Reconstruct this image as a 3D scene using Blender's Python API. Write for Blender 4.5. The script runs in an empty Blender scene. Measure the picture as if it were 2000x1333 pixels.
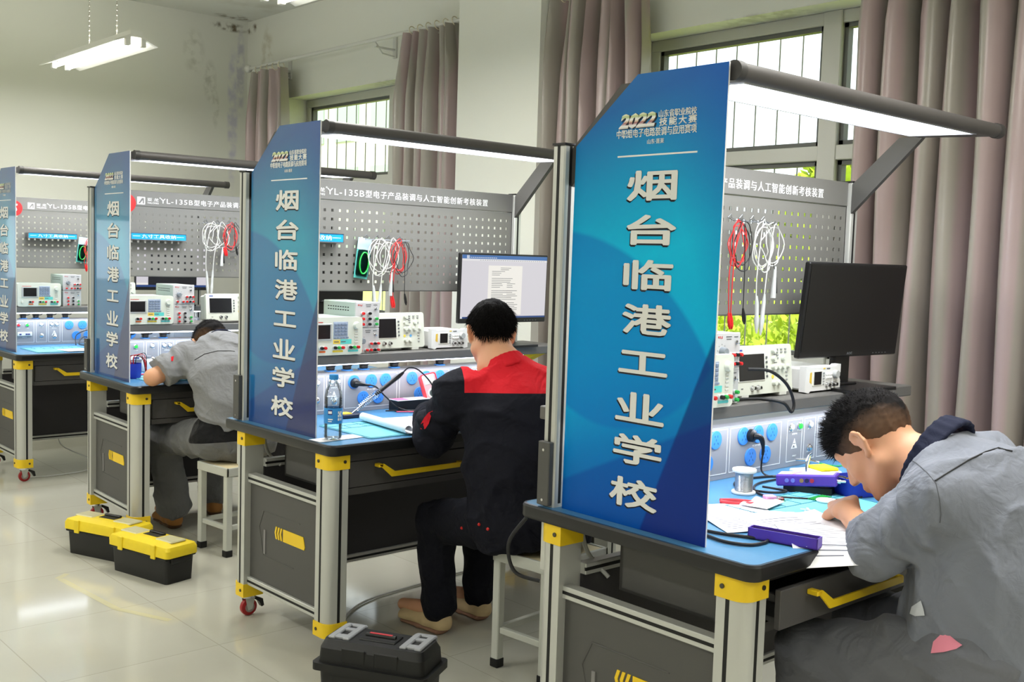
import bpy, math, random
import numpy as np
from mathutils import Vector, Matrix, Euler
random.seed(7)
SC = bpy.context.scene
COL = SC.collection
# ------------------------------------------------------------ camera, light, exposure
F_PX, YAW, PITCH, ROLL = 2085.8, 0.7324, -0.0771, 0.0307
CAM = Vector((-1.944, -1.3435, 1.4415))
_f = Vector((math.sin(YAW)*math.cos(PITCH), math.cos(YAW)*math.cos(PITCH), math.sin(PITCH)))
_r = _f.cross(Vector((0, 0, 1))).normalized()
_u = _r.cross(_f)
_r2 = math.cos(ROLL)*_r + math.sin(ROLL)*_u
_u2 = -math.sin(ROLL)*_r + math.cos(ROLL)*_u
cam = bpy.data.cameras.new('camera')
cam_o = bpy.data.objects.new('camera', cam)
COL.objects.link(cam_o)
cam_o.matrix_world = Matrix(((_r2.x, _u2.x, -_f.x, CAM.x), (_r2.y, _u2.y, -_f.y, CAM.y), (_r2.z, _u2.z, -_f.z, CAM.z), (0, 0, 0, 1)))
cam.sensor_width = 36.0
cam.lens = 36.0*F_PX/2000.0
cam.clip_start = 0.05
SC.camera = cam_o
SC.view_settings.view_transform = 'Standard'
SC.view_settings.look = 'None'
SC.view_settings.gamma = 1.0
SC.view_settings.use_curve_mapping = False
SC.view_settings.exposure = 0.0
SC.cycles.max_bounces = 8
SC.cycles.diffuse_bounces = 4
SC.cycles.glossy_bounces = 4
SC.cycles.transmission_bounces = 6
SC.cycles.transparent_max_bounces = 32
SC.cycles.sample_clamp_indirect = 6.0
SC.cycles.caustics_reflective = False
SC.cycles.caustics_refractive = False
world = bpy.data.worlds.new('world')
SC.world = world
world.use_nodes = True
wb = world.node_tree.nodes['Background']
wb.inputs[0].default_value = (0.88, 0.95, 1.0, 1)
wb.inputs[1].default_value = 2.2
sun = bpy.data.lights.new('sun', 'SUN')
sun.energy = 4.6
sun.angle = 0.05
sun.color = (1.0, 0.96, 0.88)
sun_o = bpy.data.objects.new('sun', sun)
COL.objects.link(sun_o)
sun_o.rotation_euler = Vector((0.62, 0.25, -0.74)).to_track_quat('-Z', 'Y').to_euler()

# ------------------------------------------------------------ materials
def lin(c):
    return tuple((x/12.92 if x <= 0.04045 else ((x+0.055)/1.055)**2.4) for x in c)
def rgb(r, g, b):
    return lin((r/255, g/255, b/255)) + (1.0,)
MATS = {}
def M(name, col=(200, 200, 200), rough=0.5, metal=0.0, spec=0.5, emit=None, est=0.0, noise=0.0, nscale=40, bump=0.0, bscale=200, alpha=None, trans=0.0, ior=1.45, coat=0.0, aniso=None):
    if name in MATS: return MATS[name]
    m = bpy.data.materials.new(name); m.use_nodes = True
    nt = m.node_tree; b = nt.nodes['Principled BSDF']
    b.inputs['Base Color'].default_value = rgb(*col)
    b.inputs['Roughness'].default_value = rough
    b.inputs['Metallic'].default_value = metal
    b.inputs['Specular IOR Level'].default_value = spec
    b.inputs['Transmission Weight'].default_value = trans
    b.inputs['IOR'].default_value = ior
    b.inputs['Coat Weight'].default_value = coat
    if emit:
        b.inputs['Emission Color'].default_value = rgb(*emit); b.inputs['Emission Strength'].default_value = est
    if noise or bump:
        tc = nt.nodes.new('ShaderNodeTexCoord')
        if noise:
            n = nt.nodes.new('ShaderNodeTexNoise'); n.inputs['Scale'].default_value = nscale; n.inputs['Detail'].default_value = 4
            nt.links.new(tc.outputs['Object'], n.inputs['Vector'])
            mx = nt.nodes.new('ShaderNodeMix'); mx.data_type = 'RGBA'
            c = rgb(*col)
            mx.inputs[6].default_value = tuple(min(1, x*(1-noise)) for x in c[:3])+(1,)
            mx.inputs[7].default_value = tuple(min(1, x*(1+noise)) for x in c[:3])+(1,)
            nt.links.new(n.outputs['Fac'], mx.inputs[0]); nt.links.new(mx.outputs[2], b.inputs['Base Color'])
        if bump:
            n2 = nt.nodes.new('ShaderNodeTexNoise'); n2.inputs['Scale'].default_value = bscale; n2.inputs['Detail'].default_value = 3
            nt.links.new(tc.outputs['Object'], n2.inputs['Vector'])
            bp = nt.nodes.new('ShaderNodeBump'); bp.inputs['Strength'].default_value = bump; bp.inputs['Distance'].default_value = 0.004
            nt.links.new(n2.outputs['Fac'], bp.inputs['Height']); nt.links.new(bp.outputs['Normal'], b.inputs['Normal'])
    MATS[name] = m
    return m
def nodes(m):
    return m.node_tree, m.node_tree.nodes['Principled BSDF']

ALU = M('brushed_aluminium', (196, 197, 192), 0.38, 0.35)
SLOT = M('black_slot', (14, 14, 15), 0.6)
YEL = M('yellow_plastic', (238, 200, 30), 0.42)
GREY = M('grey_powder_coat', (80, 79, 77), 0.55, bump=0.05, bscale=900)
DGREY = M('dark_grey_powder_coat', (74, 72, 71), 0.55, bump=0.05, bscale=900)
MODEST = M('charcoal_panel', (54, 52, 54), 0.55)
BLUETOP = M('blue_antistatic_mat', (76, 134, 176), 0.42, noise=0.05, nscale=60)
EDGE = M('black_edge_band', (26, 26, 27), 0.35)
WHITE = M('white_print', (240, 240, 238), 0.6)
BLACK = M('black_plastic', (18, 18, 19), 0.4)
BLACKM = M('black_rubber', (22, 22, 23), 0.7)
PANEL = M('silver_grey_panel', (156, 156, 160), 0.4, 0.1)
SOCK = M('blue_socket', (66, 140, 222), 0.4)
CHROME = M('chrome', (220, 220, 222), 0.12, 1.0)
RED = M('red_plastic', (205, 32, 34), 0.4)
GREEN = M('green_plastic', (40, 165, 70), 0.4)
CREAM = M('cream_case', (212, 215, 202), 0.5)
LGREY = M('light_grey_case', (192, 192, 192), 0.5)
LGREEN = M('pale_green_case', (176, 190, 182), 0.5)
SCREEN = M('dark_screen', (26, 25, 27), 0.15)
LEDM = M('led_panel', (255, 255, 255), 0.4, emit=(240, 244, 255), est=7.0)

def glassy(name, tint, fac, rough=.03):
    m = bpy.data.materials.new(name); m.use_nodes = True; nt = m.node_tree; nt.nodes.clear()
    o = nt.nodes.new('ShaderNodeOutputMaterial'); mx = nt.nodes.new('ShaderNodeMixShader'); t = nt.nodes.new('ShaderNodeBsdfTransparent'); g = nt.nodes.new('ShaderNodeBsdfGlossy'); f = nt.nodes.new('ShaderNodeFresnel'); a = nt.nodes.new('ShaderNodeMath')
    t.inputs[0].default_value = rgb(*tint); g.inputs['Roughness'].default_value = rough; f.inputs['IOR'].default_value = 1.4; a.operation = 'MULTIPLY_ADD'; a.inputs[1].default_value = .8; a.inputs[2].default_value = fac
    nt.links.new(f.outputs[0], a.inputs[0]); nt.links.new(a.outputs[0], mx.inputs[0]); nt.links.new(t.outputs[0], mx.inputs[1]); nt.links.new(g.outputs[0], mx.inputs[2]); nt.links.new(mx.outputs[0], o.inputs[0])
    return m

# ------------------------------------------------------------ mesh builder
class MB:
    def __init__(s): s.v = []; s.f = []; s.m = []; s.mats = []; s.T = Matrix.Identity(4); s.sm = []
    def mi(s, mat):
        if mat not in s.mats: s.mats.append(mat)
        return s.mats.index(mat)
    def add(s, vs, fs, mat, T=None, smooth=True):
        o = len(s.v); X = s.T @ T if T is not None else s.T
        s.v += [tuple(X @ Vector(p)) for p in vs]
        k = s.mi(mat)
        for f in fs: s.f.append(tuple(i+o for i in f)); s.m.append(k); s.sm.append(smooth)
        return s
    def box(s, lo, hi, mat, bev=0.0, T=None):
        lo = list(lo); hi = list(hi)
        for i in range(3):
            if lo[i] > hi[i]: lo[i], hi[i] = hi[i], lo[i]
        bev = min([bev]+[0.49*(hi[i]-lo[i]) for i in range(3)])
        if bev <= 0:
            x0, y0, z0 = lo; x1, y1, z1 = hi
            vs = [(x0,y0,z0),(x1,y0,z0),(x1,y1,z0),(x0,y1,z0),(x0,y0,z1),(x1,y0,z1),(x1,y1,z1),(x0,y1,z1)]
            fs = [(3,2,1,0),(4,5,6,7),(0,1,5,4),(1,2,6,5),(2,3,7,6),(3,0,4,7)]
            return s.add(vs, fs, mat, T, False)
        vs = []; idx = {}
        for cx in (0, 1):
            for cy in (0, 1):
                for cz in (0, 1):
                    c = (hi[0] if cx else lo[0], hi[1] if cy else lo[1], hi[2] if cz else lo[2])
                    sg = (-1 if cx else 1, -1 if cy else 1, -1 if cz else 1)
                    for a in range(3):
                        p = [c[i] + (sg[i]*bev if i != a else 0) for i in range(3)]
                        idx[(cx, cy, cz, a)] = len(vs); vs.append(tuple(p))
        I = lambda x, y, z, a: idx[(x, y, z, a)]
        fs = [(I(0,0,0,0),I(0,0,1,0),I(0,1,1,0),I(0,1,0,0)), (I(1,0,0,0),I(1,1,0,0),I(1,1,1,0),I(1,0,1,0)),
              (I(0,0,0,1),I(1,0,0,1),I(1,0,1,1),I(0,0,1,1)), (I(0,1,0,1),I(0,1,1,1),I(1,1,1,1),I(1,1,0,1)),
              (I(0,0,0,2),I(0,1,0,2),I(1,1,0,2),I(1,0,0,2)), (I(0,0,1,2),I(1,0,1,2),I(1,1,1,2),I(0,1,1,2))]
        def q(a, b, c, d, n):
            va, vb, vc = Vector(vs[a]), Vector(vs[b]), Vector(vs[c])
            nn = (vb-va).cross(vc-va)
            fs.append((a, b, c, d) if nn.dot(Vector(n)) > 0 else (d, c, b, a))
        for y in (0, 1):
            for z in (0, 1): q(I(0,y,z,1), I(1,y,z,1), I(1,y,z,2), I(0,y,z,2), (0, y-.5, z-.5))
        for x in (0, 1):
            for z in (0, 1): q(I(x,0,z,0), I(x,1,z,0), I(x,1,z,2), I(x,0,z,2), (x-.5, 0, z-.5))
        for x in (0, 1):
            for y in (0, 1): q(I(x,y,0,0), I(x,y,1,0), I(x,y,1,1), I(x,y,0,1), (x-.5, y-.5, 0))
        for x in (0, 1):
            for y in (0, 1):
                for z in (0, 1):
                    a, b, c = I(x,y,z,0), I(x,y,z,1), I(x,y,z,2)
                    nn = (Vector(vs[b])-Vector(vs[a])).cross(Vector(vs[c])-Vector(vs[a]))
                    fs.append((a, b, c) if nn.dot(Vector((x-.5, y-.5, z-.5))) > 0 else (c, b, a))
        return s.add(vs, fs, mat, T, False)
    def prism(s, poly, axis, a, b, mat, T=None, smooth=False):
        # poly: 2-D outline in the two other axes (cyclic order), extruded from a to b along axis
        def P(p, t):
            return {0: (t, p[0], p[1]), 1: (p[0], t, p[1]), 2: (p[0], p[1], t)}[axis]
        n = len(poly)
        vs = [P(p, a) for p in poly] + [P(p, b) for p in poly]
        area = sum(poly[i][0]*poly[(i+1)%n][1]-poly[(i+1)%n][0]*poly[i][1] for i in range(n))
        fl = (area > 0) == (b > a)
        if axis == 1: fl = not fl
        cap0 = tuple(range(n)); cap1 = tuple(range(n, 2*n))
        fs = [cap0[::-1] if fl else cap0, cap1 if fl else cap1[::-1]]
        s.add(vs, fs, mat, T, False)
        sd = []
        for i in range(n):
            j = (i+1) % n
            sd.append((i, j, n+j, n+i) if fl else (n+i, n+j, j, i))
        return s.add(vs, sd, mat, T, smooth)
    def tube(s, pts, r, mat, n=8, T=None, cap=True):
        pts = [Vector(p) for p in pts]
        rs = r if isinstance(r, (list, tuple)) else [r]*len(pts)
        vs = []; fs = []; prev = None
        for i, p in enumerate(pts):
            t = (pts[min(i+1, len(pts)-1)] - pts[max(i-1, 0)]).normalized()
            if prev is None:
                a = Vector((0, 0, 1)) if abs(t.z) < .9 else Vector((1, 0, 0))
                u = t.cross(a).normalized()
            else:
                u = (prev - t*prev.dot(t)).normalized()
            prev = u; w = t.cross(u)
            for k in range(n):
                an = 2*math.pi*k/n
                vs.append(p + rs[i]*(math.cos(an)*u + math.sin(an)*w))
        for i in range(len(pts)-1):
            for k in range(n):
                k2 = (k+1) % n
                fs.append((i*n+k, i*n+k2, (i+1)*n+k2, (i+1)*n+k))
        s.add(vs, fs, mat, T, True)
        if cap:
            s.add(vs, [tuple(range(n-1, -1, -1)), tuple((len(pts)-1)*n+k for k in range(n))], mat, T, False)
        return s
    def cyl(s, p0, p1, r, mat, n=20, r1=None, T=None):
        return s.tube([p0, p1], [r, r if r1 is None else r1], mat, n, T)
    def lathe(s, prof, mat, n=24, T=None):
        vs = []; fs = []
        for (r, z) in prof:
            for k in range(n):
                a = 2*math.pi*k/n; vs.append((r*math.cos(a), r*math.sin(a), z))
        for i in range(len(prof)-1):
            for k in range(n):
                k2 = (k+1) % n
                fs.append((i*n+k, i*n+k2, (i+1)*n+k2, (i+1)*n+k))
        return s.add(vs, fs, mat, T, True)
    def ball(s, c, r, mat, n=12, T=None):
        rr = r if isinstance(r, (tuple, list)) else (r, r, r)
        vs = []; fs = []
        for i in range(n//2+1):
            th = math.pi*i/(n//2)
            for k in range(n):
                a = 2*math.pi*k/n
                vs.append((c[0]+rr[0]*math.sin(th)*math.cos(a), c[1]+rr[1]*math.sin(th)*math.sin(a), c[2]-rr[2]*math.cos(th)))
        for i in range(n//2):
            for k in range(n):
                k2 = (k+1) % n
                fs.append((i*n+k, i*n+k2, (i+1)*n+k2, (i+1)*n+k))
        return s.add(vs, fs, mat, T, True)
    def text(s, st, mat, w=None, h=None, T=None, depth=0.0006, bold=0.0, space=1.0, shear=0.0):
        # lettering centred on the origin in the local XY plane, fitted to w x h
        vs, fs = text_geo(st, bold, space, shear)
        if not vs: return s
        xs = [p[0] for p in vs]; ys = [p[1] for p in vs]
        W = max(xs)-min(xs); H = max(ys)-min(ys); cx = (max(xs)+min(xs))/2; cy = (max(ys)+min(ys))/2
        if w is None: w = W*h/H
        if h is None: h = H*w/W
        v2 = [((p[0]-cx)*w/W, (p[1]-cy)*h/H, p[2]*depth) for p in vs]
        return s.add(v2, fs, mat, T, False)
    def build(s, name, parent=None, loc=None, sharp=0.6):
        me = bpy.data.meshes.new(name)
        me.from_pydata(s.v, [], s.f)
        for m in s.mats: me.materials.append(m)
        me.polygons.foreach_set('material_index', s.m)
        me.polygons.foreach_set('use_smooth', s.sm)
        me.update()
        if any(s.sm):
            try: me.set_sharp_from_angle(angle=sharp)
            except Exception: pass
        o = bpy.data.objects.new(name, me); COL.objects.link(o)
        if parent: o.parent = parent
        if loc: o.location = loc
        return o
_TG = {}
def text_geo(st, bold=0.0, space=1.0, shear=0.0):
    key = (st, bold, space, shear)
    if key in _TG: return _TG[key]
    cu = bpy.data.curves.new('lettering', 'FONT')
    cu.body = st; cu.offset = bold; cu.extrude = 0.5; cu.resolution_u = 2; cu.space_character = space; cu.shear = shear
    o = bpy.data.objects.new('lettering', cu); COL.objects.link(o)
    dg = bpy.context.evaluated_depsgraph_get()
    me = o.evaluated_get(dg).to_mesh()
    vs = [tuple(v.co) for v in me.vertices]; fs = [tuple(p.vertices) for p in me.polygons]
    zs = [v[2] for v in vs]; z0 = min(zs) if zs else 0
    vs = [(v[0], v[1], v[2]-z0) for v in vs]
    o.evaluated_get(dg).to_mesh_clear()
    bpy.data.objects.remove(o); bpy.data.curves.remove(cu)
    _TG[key] = (vs, fs)
    return _TG[key]
def FR(origin, xdir, ydir):
    x = Vector(xdir).normalized(); y = Vector(ydir).normalized(); z = x.cross(y)
    o = Vector(origin)
    return Matrix(((x.x, y.x, z.x, o.x), (x.y, y.y, z.y, o.y), (x.z, y.z, z.z, o.z), (0, 0, 0, 1)))
def spline(pts, n=8):
    # Catmull-Rom through pts
    P = [Vector(p) for p in pts]; out = []
    for i in range(len(P)-1):
        p0 = P[max(i-1, 0)]; p1 = P[i]; p2 = P[i+1]; p3 = P[min(i+2, len(P)-1)]
        for k in range(n):
            t = k/n
            out.append(0.5*((2*p1)+(p2-p0)*t+(2*p0-5*p1+4*p2-p3)*t*t+(3*p1-p0-3*p2+p3)*t**3))
    out.append(P[-1])
    return out
def empty(name, loc=(0, 0, 0), rz=0.0, rx=0.0, ry=0.0):
    o = bpy.data.objects.new(name, None); COL.objects.link(o)
    o.empty_display_size = 0.1
    o.location = loc; o.rotation_euler = (rx, ry, rz)
    return o
def tag(o, label=None, cat=None, group=None, kind=None):
    if label: o['label'] = label
    if cat: o['category'] = cat
    if group: o['group'] = group
    if kind: o['kind'] = kind
    return o
def copy_tree(o, parent=None):
    c = o.copy(); COL.objects.link(c)
    if parent: c.parent = parent
    for ch in list(o.children): copy_tree(ch, c)
    return c
# ------------------------------------------------------------ the room
XW, YF, ZC = 2.40, 6.88, 3.325
X0, YB = -6.2, -4.6
def stain(nt, b, base, spots, scale=3.0):
    # weathering of the plaster: each spot = (centre, radii, colour, strength, noise scale)
    tc = nt.nodes.new('ShaderNodeTexCoord'); cur = base
    for (c, r, col, st, ns) in spots:
        mp = nt.nodes.new('ShaderNodeMapping'); mp.vector_type = 'POINT'
        mp.inputs['Location'].default_value = [-c[i]/r[i] for i in range(3)]
        mp.inputs['Scale'].default_value = [1/r[i] for i in range(3)]
        nt.links.new(tc.outputs['Object'], mp.inputs['Vector'])
        ln = nt.nodes.new('ShaderNodeVectorMath'); ln.operation = 'LENGTH'
        nt.links.new(mp.outputs['Vector'], ln.inputs[0])
        mr = nt.nodes.new('ShaderNodeMapRange'); mr.interpolation_type = 'SMOOTHSTEP'
        mr.inputs['From Min'].default_value = 0.45; mr.inputs['From Max'].default_value = 1.0
        mr.inputs['To Min'].default_value = 1.0; mr.inputs['To Max'].default_value = 0.0
        nt.links.new(ln.outputs['Value'], mr.inputs['Value'])
        n = nt.nodes.new('ShaderNodeTexNoise'); n.inputs['Scale'].default_value = ns; n.inputs['Detail'].default_value = 6
        nt.links.new(tc.outputs['Object'], n.inputs['Vector'])
        cr = nt.nodes.new('ShaderNodeMapRange'); cr.inputs['From Min'].default_value = 0.42; cr.inputs['From Max'].default_value = 0.62
        nt.links.new(n.outputs['Fac'], cr.inputs['Value'])
        mu = nt.nodes.new('ShaderNodeMath'); mu.operation = 'MULTIPLY'
        nt.links.new(mr.outputs['Result'], mu.inputs[0]); nt.links.new(cr.outputs['Result'], mu.inputs[1])
        m2 = nt.nodes.new('ShaderNodeMath'); m2.operation = 'MULTIPLY'; m2.inputs[1].default_value = st
        nt.links.new(mu.outputs[0], m2.inputs[0])
        mx = nt.nodes.new('ShaderNodeMix'); mx.data_type = 'RGBA'; mx.inputs[7].default_value = rgb(*col)
        if isinstance(cur, tuple): mx.inputs[6].default_value = cur
        else: nt.links.new(cur, mx.inputs[6])
        nt.links.new(m2.outputs[0], mx.inputs[0]); cur = mx.outputs[2]
    nt.links.new(cur, b.inputs['Base Color'])
WALLC = (220, 221, 212)
WALL = M('painted_plaster', WALLC, 0.85, spec=0.2, bump=0.08, bscale=60)
WALLFAR = M('stained_plaster_far', WALLC, 0.85, spec=0.2)
stain(*nodes(WALLFAR), rgb(*WALLC), [
    ((1.93, YF, 3.02), (0.11, 0.4, 0.22), (192, 193, 182), 0.8, 14), ((2.07, YF, 2.80), (0.07, 0.4, 0.2), (188, 189, 178), 0.8, 18),
    ((2.12, YF, 2.6), (0.04, 0.4, 0.2), (196, 197, 186), 0.8, 22),
    ((2.27, YF, 2.55), (0.06, 0.4, 0.75), (192, 190, 205), 0.9, 9), ((2.34, YF, 2.9), (0.05, 0.4, 0.45), (188, 187, 196), 0.9, 12),
    ((2.25, YF, 3.26), (0.2, 0.4, 0.045), (112, 102, 84), 1.0, 16)])
WALLWIN = M('stained_plaster_window', WALLC, 0.85, spec=0.2)
stain(*nodes(WALLWIN), rgb(*WALLC), [
    ((XW, 6.55, 3.0), (0.4, 0.12, 0.3), (190, 186, 168), 0.8, 12), ((XW, 6.8, 3.26), (0.4, 0.12, 0.05), (120, 110, 92), 1.0, 16),
    ((XW+.1, 4.9, 2.63), (0.5, 0.35, 0.03), (185, 186, 176), 0.9, 18), ((XW+.1, 1.8, 2.63), (0.5, 0.5, 0.03), (188, 188, 178), 0.9, 18)])
CEIL = M('white_ceiling', (218, 219, 211), 0.9, spec=0.2)
stain(*nodes(CEIL), rgb(218, 219, 211), [((2.25, 6.78, ZC), (0.22, 0.1, 0.3), (120, 108, 88), 1.0, 14), ((2.1, 6.3, ZC), (0.35, 0.35, 0.3), (200, 198, 186), 0.8, 5)])

FLOOR = M('glazed_floor_tile', (208, 204, 186), 0.09, spec=0.55)
def floor_nodes():
    nt, b = nodes(FLOOR)
    tc = nt.nodes.new('ShaderNodeTexCoord')
    br = nt.nodes.new('ShaderNodeTexBrick'); br.offset = 0.0
    br.inputs['Scale'].default_value = 1.0; br.inputs['Mortar Size'].default_value = 0.0022; br.inputs['Mortar Smooth'].default_value = 0.2
    br.inputs['Brick Width'].default_value = 0.6; br.inputs['Row Height'].default_value = 0.6
    br.inputs['Color1'].default_value = rgb(199, 197, 184); br.inputs['Color2'].default_value = rgb(194, 192, 178); br.inputs['Mortar'].default_value = rgb(176, 173, 158)
    mp = nt.nodes.new('ShaderNodeMapping'); mp.inputs['Location'].default_value = (0.17, 0.22, 0)
    nt.links.new(tc.outputs['Object'], mp.inputs['Vector']); nt.links.new(mp.outputs['Vector'], br.inputs['Vector'])
    n = nt.nodes.new('ShaderNodeTexNoise'); n.inputs['Scale'].default_value = 2.2; n.inputs['Detail'].default_value = 5
    nt.links.new(tc.outputs['Object'], n.inputs['Vector'])
    mx = nt.nodes.new('ShaderNodeMix'); mx.data_type = 'RGBA'; mx.blend_type = 'MULTIPLY'; mx.inputs[0].default_value = 0.35
    cr = nt.nodes.new('ShaderNodeValToRGB'); cr.color_ramp.elements[0].position = .35; cr.color_ramp.elements[1].position = .65
    cr.color_ramp.elements[0].color = (.84, .83, .80, 1); cr.color_ramp.elements[1].color = (1, 1, 1, 1)
    nt.links.new(n.outputs['Fac'], cr.inputs['Fac'])
    nt.links.new(br.outputs['Color'], mx.inputs[6]); nt.links.new(cr.outputs['Color'], mx.inputs[7])
    nt.links.new(mx.outputs[2], b.inputs['Base Color'])
floor_nodes()
def struct(name, mb, parent=None):
    o = mb.build(name, parent)
    o['kind'] = 'structure'
    return o
struct('floor', MB().box((X0, YB, -0.12), (XW+0.3, YF, 0), FLOOR))
struct('ceiling', MB().box((X0, YB, ZC), (XW+0.3, YF+.2, ZC+0.15), CEIL))
mb = MB(); W_GLARE = (-1.45, -.20, 1.15, 1.68)  # low opening added out of view, lets in glare for the far banners
mb.box((X0, YF, 0), (W_GLARE[0], YF+.2, ZC), WALLFAR); mb.box((W_GLARE[1], YF, 0), (XW+.3, YF+.2, ZC), WALLFAR); mb.box((W_GLARE[0], YF, 0), (W_GLARE[1], YF+.2, W_GLARE[2]), WALLFAR); mb.box((W_GLARE[0], YF, W_GLARE[3]), (W_GLARE[1], YF+.2, ZC), WALLFAR)
struct('wall_far', mb)
struct('wall_left', MB().box((X0-.2, YB, 0), (X0, YF+.2, ZC), WALL))
struct('wall_back', MB().box((X0-.2, YB-.2, 0), (XW+0.3, YB, ZC), WALL))
W1 = (0.10, 2.60); W2 = (3.98, 6.20); SILL, HEAD = 0.92, 2.645
mb = MB()
XO = XW+0.26
for a, b_ in ((YB, W1[0]), (W1[1], W2[0]), (W2[1], YF)): mb.box((XW, a, 0), (XO, b_, ZC), WALLWIN)
for a, b_ in (W1, W2):
    mb.box((XW, a, 0), (XO, b_, SILL), WALLWIN); mb.box((XW, a, HEAD), (XO, b_, ZC), WALLWIN)
struct('wall_window', mb)
struct('wall_pillar', MB().box((2.10, 3.00, 0), (XW, 3.708, ZC), WALL))
struct('baseboard_far', MB().box((X0, YF-.012, 0), (XW, YF, 0.1), M('skirting_tile', (150, 146, 134), 0.3)))
# windows
FRAME = M('window_frame_paint', (196, 196, 188), 0.45, 0.1)
GLASS = bpy.data.materials.new('window_glass'); GLASS.use_nodes = True
_nt = GLASS.node_tree; _nt.nodes.clear()
_o = _nt.nodes.new('ShaderNodeOutputMaterial'); _m = _nt.nodes.new('ShaderNodeMixShader'); _t = _nt.nodes.new('ShaderNodeBsdfTransparent'); _g = _nt.nodes.new('ShaderNodeBsdfGlossy')
_t.inputs[0].default_value = (.96, .98, .97, 1); _g.inputs['Roughness'].default_value = 0.02; _m.inputs[0].default_value = 0.06
_nt.links.new(_t.outputs[0], _m.inputs[1]); _nt.links.new(_g.outputs[0], _m.inputs[2]); _nt.links.new(_m.outputs[0], _o.inputs[0])
SILLM = M('stone_sill', (205, 204, 196), 0.4)
def window(n, w, mull, ztr):
    y0, y1 = w
    root = empty('window_%d' % n, (XO-.05, (y0+y1)/2, SILL)); root['kind'] = 'structure'
    oy = -(y0+y1)/2; T = Matrix.Translation((-(XO-.05), oy, -SILL))
    f = MB(); f.T = T
    xa, xb = XO-.10, XO-.03
    z0, z1 = SILL+.03, HEAD
    f.box((xa, y0, z1-.06), (xb, y1, z1), FRAME, .004); f.box((xa, y0, z0), (xb, y1, z0+.06), FRAME, .004)
    f.box((xa+.001, y0, z0+.058), (xb-.001, y0+.06, z1-.058), FRAME, .004); f.box((xa+.001, y1-.06, z0+.058), (xb-.001, y1, z1-.058), FRAME, .004)
    for a in mull: f.box((xa-.01, a-.05, z0), (xb, a+.05, z1), FRAME, .004)
    f.box((xa-.006, y0, ztr-.035), (xb, y1, ztr+.035), FRAME, .004)
    # inner sashes
    ys = [y0+.06]+[t for a in mull for t in (a-.05, a+.05)]+[y1-.06]
    for a, b_ in zip(ys[::2], ys[1::2]):
        for c, d in ((z0+.06, ztr-.035), (ztr+.035, z1-.06)):
            for q in ((a, c, a+.022, d), (b_-.022, c, b_, d), (a, c, b_, c+.022), (a, d-.022, b_, d)):
                f.box((xa+.015, q[0], q[1]), (xb-.015, q[2], q[3]), M('window_gasket', (96, 98, 94), .5))
    fo = f.build('window_frame', root); fo['kind'] = 'structure'
    g = MB(); g.T = T; g.box((XO-.068, y0+.06, z0+.06), (XO-.064, y1-.06, z1-.06), GLASS)
    go = g.build('window_pane', root); go['kind'] = 'structure'
    s = MB(); s.T = T; s.box((XW-.03, y0-.02, SILL), (XO-.11, y1+.02, SILL+.03), SILLM, .004)
    so = s.build('window_sill', root); so['kind'] = 'structure'
    b = MB(); b.T = T
    y = y0+.05
    while y < y1:
        b.cyl((XO+.10, y, SILL-.02), (XO+.10, y, HEAD+.02), .004, M('grille_steel', (150, 150, 144), .5), 6); y += .135
    for z in (SILL+.06, HEAD-.03): b.box((XO+.092, y0-.02, z-.012), (XO+.108, y1+.02, z+.012), M('grille_steel'))
    bo = b.build('window_grille', root); bo['kind'] = 'structure'
r3 = empty('window_3', ((W_GLARE[0]+W_GLARE[1])/2, YF+.1, W_GLARE[2])); r3['kind'] = 'structure'  # unseen window, added so the farther banners catch its glare
hw, hz = (W_GLARE[1]-W_GLARE[0])/2, W_GLARE[3]-W_GLARE[2]; f = MB()
for q in ((-hw, 0, hw, .04), (-hw, hz-.04, hw, hz), (-hw, .04, -hw+.04, hz-.04), (hw-.04, .04, hw, hz-.04)): f.box((q[0], -.03, q[1]), (q[2], .03, q[3]), FRAME, .003)
f.build('window_frame', r3)['kind'] = 'structure'; MB().box((-hw+.04, -.003, .04), (hw-.04, .003, hz-.04), GLASS).build('window_pane', r3)['kind'] = 'structure'
window(1, W1, [1.478], 1.985)
window(2, W2, [5.0], 1.985)

# ------------------------------------------------------------ outside
LAWN = M('sunlit_lawn', (206, 212, 110), 0.9, noise=0.35, nscale=1.5)
struct('ground_outside', MB().box((XO, -40, -.55), (70, 70, -.35), LAWN))
LEAF = M('leaf_green', (186, 206, 60), 0.8, noise=0.45, nscale=6)
LEAF2 = M('leaf_pale_green', (112, 156, 76), 0.8, noise=0.4, nscale=5)
BARK = M('bark', (110, 92, 74), 0.9)
def foliage(mb, c, r, n, mat, seed, s=0.12):
    rnd = random.Random(seed)
    for i in range(n):
        while True:
            p = Vector((rnd.uniform(-1, 1), rnd.uniform(-1, 1), rnd.uniform(-1, 1)))
            if .35 < p.length < 1: break
        q = Vector((c[0]+p.x*r[0], c[1]+p.y*r[1], c[2]+p.z*r[2]))
        a = Vector((rnd.gauss(0, 1), rnd.gauss(0, 1), rnd.gauss(0, 1))).normalized(); b = a.orthogonal().normalized(); d = a.cross(b)
        k = s*rnd.uniform(.6, 1.4)
        mb.add([q+b*k, q+d*k*.5, q-b*k, q-d*k*.5], [(0, 1, 2, 3)], mat, None, False)
def bush(x, y, r, h, mat, seed, label):
    m = MB(); foliage(m, (0, 0, h*.5), (r, r, h*.55), 3200, mat, seed, .062)
    t = empty('garden_bush', (x, y, -.36)); tag(t, label, 'bush', 'bushes outside the windows')
    m.build('bush_foliage', t)
    MB().cyl((0, 0, 0), (0, 0, h*.5), .03, BARK, 6).build('bush_stem', t)
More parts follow.
